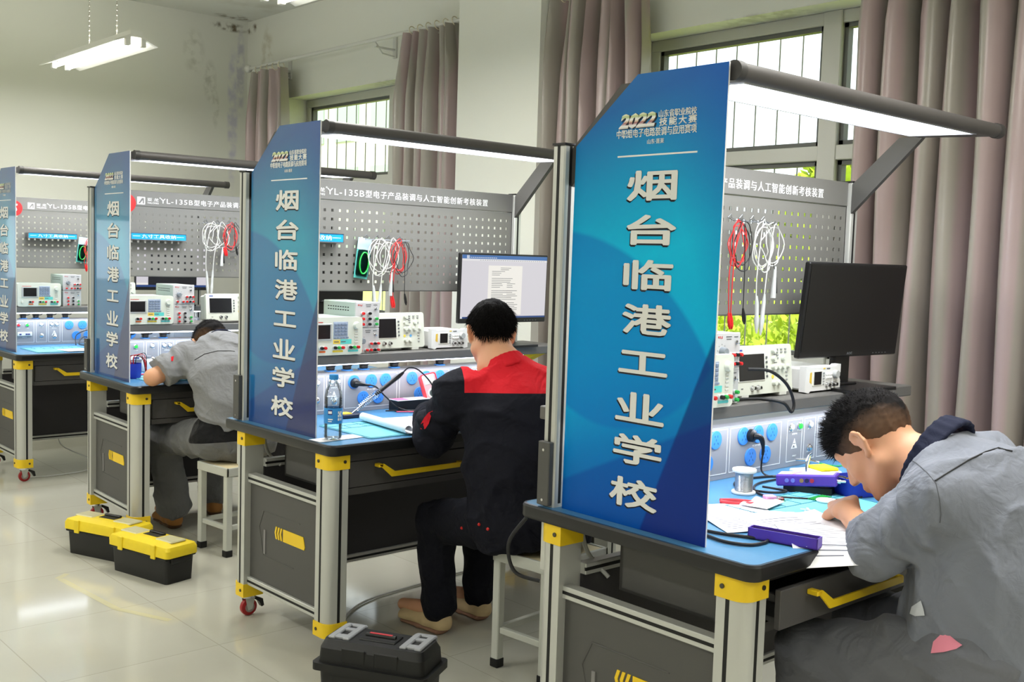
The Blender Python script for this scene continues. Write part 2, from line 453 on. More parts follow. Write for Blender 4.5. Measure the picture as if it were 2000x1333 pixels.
def tree(x, y, h, r, mat, seed, label):
    t = empty('garden_tree', (x, y, -.36)); tag(t, label, 'tree', 'trees outside the windows')
    k = MB(); k.tube([(0, 0, 0), (.05, .02, h*.3), (0, .05, h*.7)], [.09, .07, .03], BARK, 8); k.build('tree_trunk', t)
    m = MB(); foliage(m, (0, 0, h*.68), (r, r, h*.36), 1800, mat, seed, .16); m.build('tree_crown', t)
bl = 'yellow-green bush outside the window behind the nearest bench'
for i, (x, y, r, h) in enumerate(((7.4, 4.4, 1.0, 1.75), (8.9, 6.1, 1.1, 2.05), (6.0, 2.9, .8, 1.5), (11.6, 10.0, 1.4, 2.3), (9.6, 4.0, 1.0, 2.1))):
    bush(x, y, r, h, LEAF, 20+i, bl)
tree(12.0, 7.25, 3.35, .8, LEAF, 41, 'green tree seen in the right edge of the nearest window')
tree(12.0, 16.5, 6.2, 1.0, LEAF2, 42, 'slim pale tree before the building in the far window')
tree(9.0, 12.8, 2.9, .8, LEAF2, 43, 'low tree low in the far window')
FAC = M('pale_facade', (206, 205, 196), 0.8)
b = empty('school_building', (30, 62, -.36)); tag(b, 'pale building with rows of greenish windows beyond the far window', 'building')
MB().box((0, -24, 0), (8, 30, 14), FAC).build('facade', b)
PANE = M('facade_window', (168, 186, 178), 0.8)
for r_ in range(4):
    for c_ in range(9):
        y = -22+c_*3.4; z = 1.2+r_*3.3
        MB().box((-.08, y, z), (.02, y+2.2, z+1.9), PANE).build('facade_window', b)

# ------------------------------------------------------------ curtains and rods
CUR = M('satin_curtain', (150, 136, 134), 0.34, spec=0.5)
def curtain_mat():
    nt, b = nodes(CUR)
    tc = nt.nodes.new('ShaderNodeTexCoord')
    sx = nt.nodes.new('ShaderNodeSeparateXYZ'); nt.links.new(tc.outputs['Object'], sx.inputs[0])
    wv = nt.nodes.new('ShaderNodeMath'); wv.operation = 'SINE'
    mu = nt.nodes.new('ShaderNodeMath'); mu.operation = 'MULTIPLY'; mu.inputs[1].default_value = 61.0
    nt.links.new(sx.outputs['Y'], mu.inputs[0]); nt.links.new(mu.outputs[0], wv.inputs[0])
    mr = nt.nodes.new('ShaderNodeMapRange'); mr.inputs['From Min'].default_value = -.4; mr.inputs['From Max'].default_value = .4
    nt.links.new(wv.outputs[0], mr.inputs['Value'])
    mx = nt.nodes.new('ShaderNodeMix'); mx.data_type = 'RGBA'
    mx.inputs[6].default_value = rgb(152, 146, 137); mx.inputs[7].default_value = rgb(166, 147, 146)
    nt.links.new(mr.outputs['Result'], mx.inputs[0]); nt.links.new(mx.outputs[2], b.inputs['Base Color'])
    n = nt.nodes.new('ShaderNodeTexNoise'); n.inputs['Scale'].default_value = 500
    nt.links.new(tc.outputs['Object'], n.inputs['Vector'])
    bp = nt.nodes.new('ShaderNodeBump'); bp.inputs['Strength'].default_value = .12; bp.inputs['Distance'].default_value = .002
    nt.links.new(n.outputs['Fac'], bp.inputs['Height']); nt.links.new(bp.outputs['Normal'], b.inputs['Normal'])
    b.inputs['Roughness'].default_value = .30; b.inputs['Specular IOR Level'].default_value = .7
curtain_mat()
RODM = M('white_enamel_rod', (205, 205, 200), 0.35, 0.1)
def curtain(y0, y1, x, zt, zb, folds, amp, label, seed, gather=0.0):
    rnd = random.Random(seed)
    root = empty('window_curtain', (x, (y0+y1)/2, zb)); tag(root, label, 'curtain', 'curtains along the window wall')
    nz = 26; ny = folds*12
    ph = [rnd.uniform(-.5, .5) for _ in range(folds+2)]; am = [rnd.uniform(.65, 1.25) for _ in range(folds+2)]
    vs = []; fs = []
    for side in (0, 1):
        for i in range(nz+1):
            t = i/nz; z = zb+(zt-zb)*t
            tight = 1.0
            for j in range(ny+1):
                s = j/ny; k = s*folds; ki = int(k); fr = k-ki
                A = amp*(am[ki]*(1-fr)+am[min(ki+1, folds)]*fr)
                top = max(0, (t-.86)/.14)
                a = 2*math.pi*(k + .16*(ph[ki]*(1-fr)+ph[min(ki+1, folds)]*fr)*(1-t*.6))
                w = math.sin(a); w = math.copysign(abs(w)**(.75), w)
                dx = A*w*(1-.35*top) + .012*math.sin(3*a+t*4)*top + .018*math.sin(.37*a+seed+2.2*t) + .008*math.sin(2.3*a+seed*2-3*t)
                yy = (y0+y1)/2+(s-.5)*(y1-y0)*(1-gather*top) + .012*math.sin(a*.5+6*t+seed) + .35*A*math.cos(a)*(1-top*.5)*.5
                vs.append((dx-.004*side*0+(.003 if side else 0), yy-(y0+y1)/2, z-zb))
    n = (nz+1)*(ny+1)
    for i in range(nz):
        for j in range(ny):
            a = i*(ny+1)+j
            fs.append((a, a+ny+1, a+ny+2, a+1)); fs.append((n+a, n+a+1, n+a+ny+2, n+a+ny+1))
    m = MB(); m.add(vs, fs, CUR)
    m.build('drape', root, sharp=1.5)
    for k in range(folds):
        rg = MB()
        y = (k+.5)/folds*(y1-y0)*(1-gather)-(y1-y0)*(1-gather)/2
        pts = [(.028*math.cos(a)*0+0.0+.004*math.sin(a*2), y+.006*math.sin(a), zt-zb+.038+.03*math.cos(a)) for a in np.linspace(0, 2*math.pi, 13)]
        pts = [(.026*math.sin(a), y+.008*math.cos(a), zt-zb+.018+.028*math.cos(a)) for a in np.linspace(0, 2*math.pi, 13)]
        rg.tube(pts, .0035, M('cream_ring', (222, 214, 190), .5), 5)
        rg.build('curtain_ring', root)
    return root
curtain(5.94, 6.47, 2.23, 2.84, .12, 5, .055, 'narrow drawn curtain at the far corner of the room', 3, .15)
curtain(3.80, 4.46, 2.23, 2.87, .12, 6, .075, 'bunched taupe curtain beside the white pillar, far side', 8, .2)
curtain(2.36, 3.03, 2.22, 2.86, .12, 7, .075, 'taupe curtain between the white pillar and the nearest window', 11, .1)
curtain(-.35, 1.06, 2.14, 2.86, .12, 11, .085, 'wide taupe curtain filling the right edge, behind the monitor', 17, .05)
def rod(y0, y1, x, z, label):
    r = empty('curtain_rod', (x, (y0+y1)/2, z)); tag(r, label, 'curtain rod')
    h = (y1-y0)/2
    MB().cyl((0, -h, 0), (0, h, 0), .014, RODM, 12).build('pole', r)
    for s in (-1, 1): MB().ball((0, s*(h+.02), 0), .032, RODM, 14).build('finial', r)
    for s in (-.75, -.26, .75):
        m = MB(); m.box((.0, s*h-.012, -.05), (XW-x, s*h+.012, -.04), RODM); m.box((XW-x-.012, s*h-.02, -.10), (XW-x, s*h+.02, .05), RODM); m.tube([(0, s*h, -.014), (.06, s*h, -.08), (XW-x-.01, s*h, -.09)], .005, RODM, 6); m.build('bracket', r)
rod(3.74, 6.52, 2.23, 2.885, 'white curtain rod above the far window')
rod(-.6, 3.02, 2.18, 2.905, 'white curtain rod above the nearest window')

# ------------------------------------------------------------ ceiling lights
TUBE = M('fluorescent_tube', (255, 255, 250), 0.4, emit=(255, 252, 240), est=14.0)
LBODY = M('white_sheet_metal', (222, 222, 216), 0.5)
def pendant(x, y, z, L, label, power):
    r = empty('pendant_tube_light', (x, y, z)); tag(r, label, 'ceiling light', 'pendant tube lights')
    h = L/2
    m = MB(); m.prism([(-.035, .055), (.035, .055), (.035, .03), (.13, -.015), (.13, -.022), (.028, .018), (-.028, .018), (-.13, -.022), (-.13, -.015), (-.035, .03)], 1, -h, h, LBODY); m.build('reflector_housing', r)
    for s in (-1, 1):
        MB().cyl((s*.045, -h+.04, -.014), (s*.045, h-.04, -.014), .0135, TUBE, 12).build('tube', r)
    for s in (-1, 1):
        for q in (-1, 1): MB().box((q*.045-.014, s*(h-.02)-.018, -.032), (q*.045+.014, s*(h-.02)+.018, .02), LBODY, .003).build('lamp_holder', r)
    for s in (-.27, .08):
        m = MB(); zz = .055
        m.tube([(0, s*L, .055), (0, s*L, ZC-z)], .0028, M('chain_metal', (150, 148, 136), .4, .8), 5)
        while zz < ZC-z-.03: m.ball((0, s*L, zz+.012), (.0062, .0062, .011), M('chain_metal'), 6); zz += .03
        m.build('suspension_chain', r)
    a = bpy.data.lights.new('tube_light', 'AREA'); a.shape = 'RECTANGLE'; a.size = .16; a.size_y = L*.95; a.energy = power; a.color = (1, .985, .94)
    ao = bpy.data.objects.new('tube_light', a); COL.objects.link(ao); ao.parent = r; ao.location = (0, 0, -.035)
    a2 = a.copy(); a2.energy = power*.45; a2.name = 'added_uplight'  # added lamp above the closed housing, brightens ceiling and upper walls
    ao2 = bpy.data.objects.new('added_uplight', a2); COL.objects.link(ao2); ao2.parent = r; ao2.location = (0, 0, .07); ao2.rotation_euler = (math.pi, 0, 0)
pendant(.586, 5.395, 2.625, 1.25, 'lit twin tube lamp hanging near the far wall', 26)
for i, (x, y) in enumerate(((.586, 2.6), (.586, -.3), (-2.2, 5.395), (-2.2, 2.4), (-2.2, -2.2), (-4.6, 4.2), (-4.6, .2), (.586, -2.9))):
    pendant(x, y, 2.625, 1.25, 'lit twin tube lamp hanging from the ceiling over the room, out of view', 26)
# ------------------------------------------------------------ workbenches
BENCH = [(0.0, 0.0, 0.0), (0.0195, 1.7502, 0.0123), (0.0831, 3.5835, -0.0296), (0.0918, 5.3093, -0.0037)]
def bpt(i, x, y, z):
    bx, by, t = BENCH[i]
    return Vector((bx+math.cos(t)*x-math.sin(t)*y, by+math.sin(t)*x+math.cos(t)*y, z))
W_, D_, H_ = 1.56, 0.7756, 0.78
def rrect(x0, y0, x1, y1, r, n=5):
    p = []
    for (cx, cy, a0) in ((x1-r, y0+r, -90), (x1-r, y1-r, 0), (x0+r, y1-r, 90), (x0+r, y0+r, 180)):
        for k in range(n+1):
            a = math.radians(a0+90*k/n); p.append((cx+r*math.cos(a), cy+r*math.sin(a)))
    return p
def leg_profile(cx, cy, sx, sy, a=.04, r=.036, n=6):
    # aluminium corner post: outer corner (towards sx, sy) rounded
    pts = []
    q = [(-a, -a), (a, -a), (a, a-r)]
    q += [(a-r+r*math.cos(t), a-r+r*math.sin(t)) for t in np.linspace(0, math.pi/2, n+1)][1:]
    q += [(-a, a)]
    return [(cx+x*sx, cy+y*sy) for x, y in q]
def hexa(p, z): return None
def make_bench():
    root = empty('workbench')
    top = MB(); top.prism(rrect(.006, .006, W_-.006, D_-.006, .03), 2, .7455, H_, BLUETOP); t = top.build('tabletop', root)
    e = MB()
    o = rrect(0, 0, W_, D_, .034); i_ = rrect(.010, .010, W_-.010, D_-.010, .026); n = len(o)
    ob = rrect(.004, .004, W_-.004, D_-.004, .03)
    vs = [(x, y, .742) for x, y in ob]+[(x, y, .748) for x, y in o]+[(x, y, .774) for x, y in o]+[(x, y, .7795) for x, y in ob]+[(x, y, .7805) for x, y in i_]
    fs = [(k*n+a, k*n+(a+1) % n, (k+1)*n+(a+1) % n, (k+1)*n+a) for k in range(4) for a in range(n)]
    fs.append(tuple(range(n-1, -1, -1)))
    e.add(vs, fs, EDGE); e.build('edge_band', t)
    # legs
    for sx, cx in ((-1, .055), (1, W_-.055)):
        for sy, cy in ((-1, .070), (1, .660)):
            m = MB(); m.prism(leg_profile(cx, cy, sx, sy), 2, .09, .744, ALU, smooth=True)
            m.box((cx+sx*.0405, cy-sy*.014, .14), (cx+sx*.034, cy-sy*.003, .69), SLOT)
            m.box((cx-sx*.014, cy+sy*.0405, .14), (cx-sx*.003, cy+sy*.034, .69), SLOT)
            L = m.build('leg', root, sharp=.7)
            for z0, z1 in ((.688, .7425), (.088, .140)):
                b = MB()
                po = leg_profile(cx, cy, sx, sy, .0435, .036)
                b.prism(po, 2, z0, z1, YEL, smooth=True)
                for zz in ((z0+z1)/2,):
                    for (px, py, dx, dy) in ((cx+sx*.0435, cy-sy*.022, sx, 0), (cx-sx*.022, cy+sy*.0435, 0, sy)):
                        b.cyl((px, py, zz), (px+dx*.003, py+dy*.003, zz), .006, M('bolt_steel', (90, 88, 80), .35, .9), 10)
                b.build('corner_bracket', L, sharp=.7)
            # caster
            f = MB(); f.cyl((cx, cy, .088), (cx, cy, .074), .026, CHROME, 16)
            for s in (-1, 1): f.prism([(cx-.018, .076), (cx+.024, .076), (cx+.012, .028), (cx-.006, .024)], 1, cy+s*.017-.0015, cy+s*.017+.0015, M('zinc_plate', (200, 202, 198), .3, .8))
            f.build('caster_fork', L)
            w = MB()
            wt = FR((cx+.004, cy, .034), (1, 0, 0), (0, 0, 1))
            w.lathe([(.012, -.0125), (.026, -.0125), (.033, -.009), (.034, 0), (.033, .009), (.026, .0125), (.012, .0125)], M('red_caster_tyre', (150, 22, 26), .4), 24, wt)
            w.lathe([(.001, -.013), (.02, -.0135), (.02, .0135), (.001, .013)], M('caster_hub', (150, 140, 135), .4), 16, wt)
            w.build('caster_wheel', L)
            p = MB(); p.prism([(cx+sx*-.02, .078), (cx+sx*-.062, .058), (cx+sx*-.068, .030), (cx+sx*-.058, .026), (cx+sx*-.045, .05), (cx+sx*-.02, .066)], 1, cy-.011, cy+.011, BLACK)
            p.build('brake_pedal', L)
    # end panels with rails and emblem
    for sx, x in ((-1, .048), (1, W_-.048)):
        for z in (.5445, .137):
            r = MB(); r.box((x-.018, .108, z), (x+.018, .622, z+.034), ALU, .002)
            r.box((x+sx*.0185, .108, z+.0125), (x+sx*.012, .622, z+.0215), SLOT)
            r.build('end_rail', root)
        p = MB(); p.box((x-.006, .108, .170), (x+.006, .622, .546), GREY); P = p.build('end_panel', root)
        xo = x+sx*.006
        b = MB()
        hexp = [(.258, .451), (.517, .451), (.55, .384), (.517, .276), (.30, .276)]
        for a, c in zip(hexp[:-1], hexp[1:]):
            b.tube([(xo, a[0], a[1]), (xo, c[0], c[1])], .0022, GREY, 6)
        b.box((xo, .50, .285), (xo+sx*.004, .512, .378), M('grey_rib', (128, 126, 126), .5))
        b.build('embossed_outline', P)
        e = MB(); T = None
        def chev(y0, y1):
            zt, zb = .408, .361; zm = (zt+zb)/2
            return [(y0, zt), (y0+.008, zm), (y0, zb), (y1, zb), (y1+.008, zm), (y1, zt)]
        yy = .425
        for k in range(3): e.prism(chev(yy, yy-.010), 0, xo, xo+sx*.0025, YEL); yy -= .018
        e.prism([(.372, .408), (.372, .361), (.224, .361), (.220, .372), (.232, .408)], 0, xo, xo+sx*.0025, YEL)
        e.build('yellow_emblem', P)
    # front drawer cabinet
    c = MB()
    x0, x1 = .119, .752
    c.box((x0, .085, .582), (x0+.012, .50, .745), GREY); c.box((x1-.012, .085, .582), (x1, .50, .745), GREY)
    c.box((x0, .49, .582), (x1, .50, .745), GREY); c.box((x0, .085, .582), (x1, .50, .590), GREY)
    c.box((x0, .070, .704), (x1, .09, .745), DGREY); c.box((x0, .07, .582), (x1, .085, .606), DGREY)
    c.build('drawer_cabinet', root)
    d = MB(); d.box((.124, .066, .609), (.747, .082, .702), DGREY, .0015)
    for s in (.140, .731): d.box((s-.005, .08, .62), (s+.005, .47, .685), GREY)
    d.box((.14, .08, .618), (.731, .47, .622), GREY); d.box((.14, .465, .62), (.731, .47, .685), GREY)
    for s in (.132, .739): d.box((s-.004, .08, .635), (s+.004, .45, .668), BLACK)
    dr = d.build('drawer', root)
    h = MB()
    def hseg(p, q, wd=.010): h.box(p, q, YEL)
    pr = [(.232, .684), (.252, .684), (.302, .654), (.615, .654), (.632, .671), (.632, .654), (.622, .638), (.292, .638), (.262, .655), (.243, .672)]
    pr = [(.230, .688), (.252, .688), (.302, .656), (.628, .656), (.634, .652), (.634, .637), (.288, .637), (.268, .655)]
    h.prism(pr, 1, .036, .041, YEL)
    h.box((.230, .036, .676), (.250, .066, .688), YEL, .002); h.box((.614, .036, .642), (.634, .066, .656), YEL, .002)
    h.build('drawer_handle', dr)
    # back panel with rails
    b = MB(); b.box((.095, .612, .18), (W_-.095, .62, .60), MODEST); b.build('modesty_panel', root)
    for z in (.600, .150):
        r = MB(); r.box((.095, .600, z), (W_-.095, .632, z+.032), ALU, .002); r.box((.095, .599, z+.0115), (W_-.095, .605, z+.0205), SLOT); r.build('back_rail', root)
    r = MB(); r.box((.075, .08, .738), (.095, .65, .744), DGREY); r.box((W_-.095, .08, .738), (W_-.075, .65, .744), DGREY)
    # uprights
    for sx, x in ((-1, .049), (1, 1.4545)):
        m = MB(); m.box((x-.022, .664, .60), (x+.022, .71, 1.742), ALU, .004)
        m.box((x-.0225, .682, .79), (x-.017, .692, 1.74), SLOT); m.box((x+.0225, .682, .79), (x+.017, .692, 1.74), SLOT)
        m.box((x-.005, .6635, .79), (x+.005, .67, 1.74), SLOT)
        P = m.build('upright_post', root)
        if x < .5:
            q = MB(); q.box((.010, .668, .785), (.0265, .712, .957), GREY, .002)
            for zz in (.80, .935): q.cyl((.010, .69, zz), (.0085, .69, zz), .004, CHROME, 8)
            q.build('end_plate', root)
        MB().box((x-.023, .663, 1.742), (x+.023, .711, 1.747), BLACK).build('post_cap', P)
    # perforated tool board: real square holes
    pg = MB()
    x0, x1, y0, y1 = .074, 1.430, .683, .686
    zt, zh, zb = 1.742, 1.657, 1.288
    nx, nz, sp, hs = 36, 9, .0372, .0115
    cx0, cz0 = .0985, 1.325
    xs = [x0]; zs = [zb]
    for k in range(nx): xs += [cx0+k*sp-hs/2, cx0+k*sp+hs/2]
    xs.append(x1)
    for k in range(nz): zs += [cz0+k*.0365-hs/2, cz0+k*.0365+hs/2]
    zs.append(zh)
    vs = [(x, y, z) for y in (y0, y1) for z in zs for x in xs]
    NX = len(xs); NZ = len(zs); off = NX*NZ; fs = []
    for j in range(NZ-1):
        for i in range(NX-1):
            a = j*NX+i
            if i % 2 == 1 and j % 2 == 1:
                fs += [(a, a+1, a+1+off, a+off), (a+NX, a+NX+off, a+NX+1+off, a+NX+1), (a, a+off, a+NX+off, a+NX), (a+1, a+NX+1, a+NX+1+off, a+1+off)]
            else:
                fs += [(a, a+1, a+NX+1, a+NX), (a+off, a+NX+off, a+NX+1+off, a+1+off)]
    BG = M('tool_board_grey', (114, 113, 108), .55, bump=.05, bscale=900); pg.add(vs, fs, BG, None, False)
    pg.box((x0-.002, .684, zb-.004), (x0+.004, .712, zt), GREY); pg.box((x1-.004, .684, zb-.004), (x1+.002, .712, zt), GREY)
    pg.box((x0, .684, zb-.004), (x1, .712, zb+.001), GREY)
    B = pg.build('tool_board', root)
    hd = MB(); hd.box((x0, .678, zh+.002), (x1, .712, zt), M('grey_header', (110, 109, 105), .5), .002); HD = hd.build('header_panel', root)
    tx = MB()
    def tl(st, xa, xb, za, zb_, bold=.01, **k):
        [tx.text(st, WHITE, xb-xa, zb_-za, FR(((xa+xb)/2+dx, .6778-.00002*q, (za+zb_)/2+dz), (1, 0, 0), (0, 0, 1)), .0012, 0, **k) for q, (dx, dz) in enumerate(((0, 0),))]
    tl('YL-135B', .402, .585, 1.680, 1.706, .012, space=1.12)
    tl('型电子产品装调与人工智能创新考核装置', .592, 1.273, 1.678, 1.709, .012, space=1.16)
    tl('亚龙', .330, .392, 1.689, 1.706, .015, space=1.5); tl('YALONG', .330, .392, 1.675, 1.684, .02)
    tl('®', .396, .404, 1.704, 1.712)
    tx.build('header_lettering', HD)
    lg = MB(); lg.box((.275, .6765, 1.669), (.318, .678, 1.709), WHITE, .0006)
    lg.prism([(.281, 1.674), (.300, 1.703), (.312, 1.703), (.312, 1.674), (.305, 1.674), (.305, 1.692), (.290, 1.674)], 1, .6755, .6766, M('header_grey_ink', (110, 108, 106), .6))
    lg.build('header_emblem', HD)
    # instrument shelf
    s = MB(); s.box((.085, .507, 1.000), (1.632, .79, 1.037), M('grey_shelf_laminate', (104, 102, 99), .5, noise=.05), .003); S = s.build('instrument_shelf', root)
    for x in (.13, 1.53):
        m = MB(); m.prism([(.56, .999), (.71, .999), (.71, .955), (.66, .955)], 0, x, x+.05, YEL); m.build('shelf_bracket', S)
    m = MB(); m.box((.12, .560, .990), (1.42, .595, 1.000), LEDM); m.build('shelf_light', S)
    # socket console
    c = MB(); c.prism([(.639, .781), (.739, .781), (.739, .949), (.660, .949), (.639, .944)], 0, .085, 1.445, PANEL); c.build
    CN = c.build('socket_console', root)
    yf = .6388
    fr = MB()
    def frame(xa, xb, za=.797, zb_=.937, w=.0022):
        for q in ((xa, za, xb, za+w), (xa, zb_-w, xb, zb_), (xa, za, xa+w, zb_), (xb-w, za, xb, zb_)):
            fr.box((q[0], yf-.0006, q[1]), (q[2], yf, q[3]), WHITE)
    for a, b_ in ((.118, .300), (.312, .380), (.390, .466), (.478, .748), (.760, 1.036), (1.070, 1.158), (1.170, 1.238), (1.250, 1.43)): frame(a, b_)
    fr.build('printed_frames', CN)
    tx = MB()
    def small(st, x, z, h): tx.text(st, WHITE, None, h, FR((x, yf, z), (1, 0, 0), (0, 0, 1)), .0006, .02)
    for x in (.613, .90): small('AC 220V输出', x, .872, .007)
    for x, z, st in ((.202, .892, '电源指示'), (.256, .892, '工作指示'), (.24, .832, '电源总开关'), (.346, .899, '照明开关'), (.412, .899, '静电接地'), (.445, .899, '接地插座'), (.428, .888, '静电防护区'), (1.092, .900, '静电接地'), (1.141, .900, '接地指示'), (1.115, .889, '静电防护区'), (1.118, .815, '接地端子'), (1.204, .900, '照明开关'), (1.204, .822, '测试端子'), (.346, .822, '测试端子'), (.43, .815, '接地端子')):
        small(st, x, z, .0058)
    tx.build('printed_captions', CN)
    for x in (.428, 1.115):
        w = MB()
        for q in range(3):
            a0 = math.pi/2+q*2*math.pi/3
        w.prism([(x-.017, .840), (x+.017, .840), (x, .874)], 1, yf, yf-.0008, WHITE)
        w.prism([(x-.011, .8435), (x+.003, .8435), (x-.004, .852)], 1, yf-.0008, yf-.0012, M('grey_ink', (120, 120, 122), .6)); w.box((x-.009, yf-.0012, .856), (x+.006, yf-.0008, .858), M('grey_ink'))
        w.build('static_warning_sign', CN)
    def socket(x, z, N=CN):
        m = MB(); T = FR((x, .6389, z), (1, 0, 0), (0, 0, 1))
        m.lathe([(.029, 0), (.029, .003), (.0275, .0045), (0.0001, .0045)], SOCK, 24, T)
        hole = M('socket_slot', (26, 66, 120), .6)
        for (hx, hz, ang) in ((-.0065, .011, 0), (.0065, .011, 0), (0, .0, 0), (-.009, -.011, -.5), (.009, -.011, .5)):
            cs, sn = math.cos(ang), math.sin(ang)
            m.box((-.001, -.0035, .0044), (.001, .0035, .0048), hole, T=T @ Matrix.Translation((hx, hz, 0)) @ Matrix.Rotation(ang, 4, 'Z'))
        m.build('power_socket', N)
    for x in (.524, .612, .686, .828, .905, .982): socket(x, .907)
    for x in (.572, .648, .870, .950): socket(x, .837)
    def button(x, z, mat, r=.0095):
        m = MB(); T = FR((x, .639, z), (1, 0, 0), (0, 0, 1))
        m.lathe([(r*1.35, 0), (r*1.35, .003), (r*1.05, .005), (r*1.05, .003)], CHROME, 16, T); m.lathe([(r, .002), (r*.95, .009), (r*.6, .011), (.0001, .0112)], mat, 16, T)
        m.build('push_button', CN)
    WB = M('white_button', (235, 235, 230), .3); GL = M('green_pilot_lamp', (40, 190, 60), .3, emit=(60, 220, 80), est=.6); RL = M('red_pilot_lamp', (215, 40, 50), .3, emit=(230, 40, 50), est=.3)
    for x, z, mt in ((.202, .912, RL), (.256, .912, GL), (.346, .914, WB), (.346, .84, CHROME), (.412, .914, WB), (.445, .914, WB), (1.092, .914, WB), (1.141, .914, GL), (1.204, .914, WB), (1.204, .835, CHROME), (1.29, .914, WB), (.43, .830, CHROME)): button(x, z, mt)
    m = MB(); m.box((.195, .632, .840), (.286, .639, .866), M('white_breaker', (232, 232, 228), .4), .002)
    for x in (.212, .25, .265): m.box((x-.006, .626, .848), (x+.006, .633, .856), M('breaker_toggle', (40, 50, 120), .4), .001)
    m.build('circuit_breaker', CN)
    # lamp above the bench
    m = MB(); TC = M('lamp_charcoal', (74, 71, 70), .5)
    m.tube([(.085, .168, 1.884), (1.41, .168, 1.884)], .021, TC, 20)
    m.prism([(.168, 1.905), (.41, 1.892), (.415, 1.878), (.175, 1.866)], 0, .07, 1.41, TC)
    LB = m.build('bench_lamp', root)
    for a, b_ in ((.066, .090), (1.405, 1.432)):
        MB().cyl((a, .168, 1.884), (b_, .168, 1.884), .0235, M('lamp_cap', (58, 56, 56), .5), 20).build('end_cap', LB)
    m = MB(); m.prism([(.188, 1.8672), (.392, 1.8742), (.392, 1.8722), (.188, 1.8652)], 0, .135, 1.30, LEDM); m.build('light_panel', LB)
    m = MB()
    for q in ((.125, .180, 1.31, .188), (.125, .392, 1.31, .400), (.125, .188, .135, .392), (1.30, .188, 1.31, .392)):
        za = 1.8648+(q[1]-.188)*.0343; zb_ = 1.8648+(q[3]-.188)*.0343
        m.add([(q[0], q[1], za-.0012), (q[2], q[1], za-.0012), (q[2], q[3], zb_-.0012), (q[0], q[3], zb_-.0012), (q[0], q[1], za+.002), (q[2], q[1], za+.002), (q[2], q[3], zb_+.002), (q[0], q[3], zb_+.002)],
              [(3, 2, 1, 0), (4, 5, 6, 7), (0, 1, 5, 4), (1, 2, 6, 5), (2, 3, 7, 6), (3, 0, 4, 7)], M('silver_trim', (190, 190, 196), .4), None, False)
    m.build('panel_trim', LB)
    for x in (.049, 1.4545):
        s = -1 if x < .5 else 1
        xx = x+.024 if x > .5 else x
        m = MB(); m.prism([(.664, 1.634), (.664, 1.735), (.500, 1.884), (.415, 1.884), (.425, 1.872)], 0, x-.024 if x > .5 else x+.006, x-.004 if x > .5 else x+.024, GREY)
        m.build('lamp_arm', root)
    return root
def bench_lights(i):
    # the real output of the two luminaires
    for (x, y, z, sx, sy, e, rx, col, nm) in ((.715, .29, 1.862, 1.15, .19, 9.5, 0, (.93, .96, 1), 'bench_lamp_light'), (.77, .578, .986, 1.28, .03, 1.9, .20, (.88, .93, 1), 'shelf_lamp_light')):
        a = bpy.data.lights.new(nm, 'AREA'); a.shape = 'RECTANGLE'; a.size = sx; a.size_y = sy; a.energy = e; a.color = col
        o = bpy.data.objects.new(nm, a); COL.objects.link(o); o.location = bpt(i, x, y, z); o.rotation_euler = (rx, 0, BENCH[i][2])
BLAB = ['grey steel workbench nearest the camera, its drawer pulled slightly open', 'grey steel workbench with castors in the middle, second from the camera', 'grey steel workbench third from the camera, yellow toolboxes at its foot', 'farthest grey steel workbench, at the left edge by the far wall']
proto = make_bench()
BROOT = []
for i, (x, y, t) in enumerate(BENCH):
    o = proto if i == 0 else copy_tree(proto)
    BROOT.append(o)
for i, o in enumerate(BROOT):
    x, y, t = BENCH[i]
    o.location = (x, y, 0); o.rotation_euler = (0, 0, t)
    tag(o, BLAB[i], 'workbench', 'workbenches in a row')
    bench_lights(i)
for ch in BROOT[0].children:
    if ch.name.startswith('drawer') and not ch.name.startswith('drawer_cab'): ch.location.y -= .055

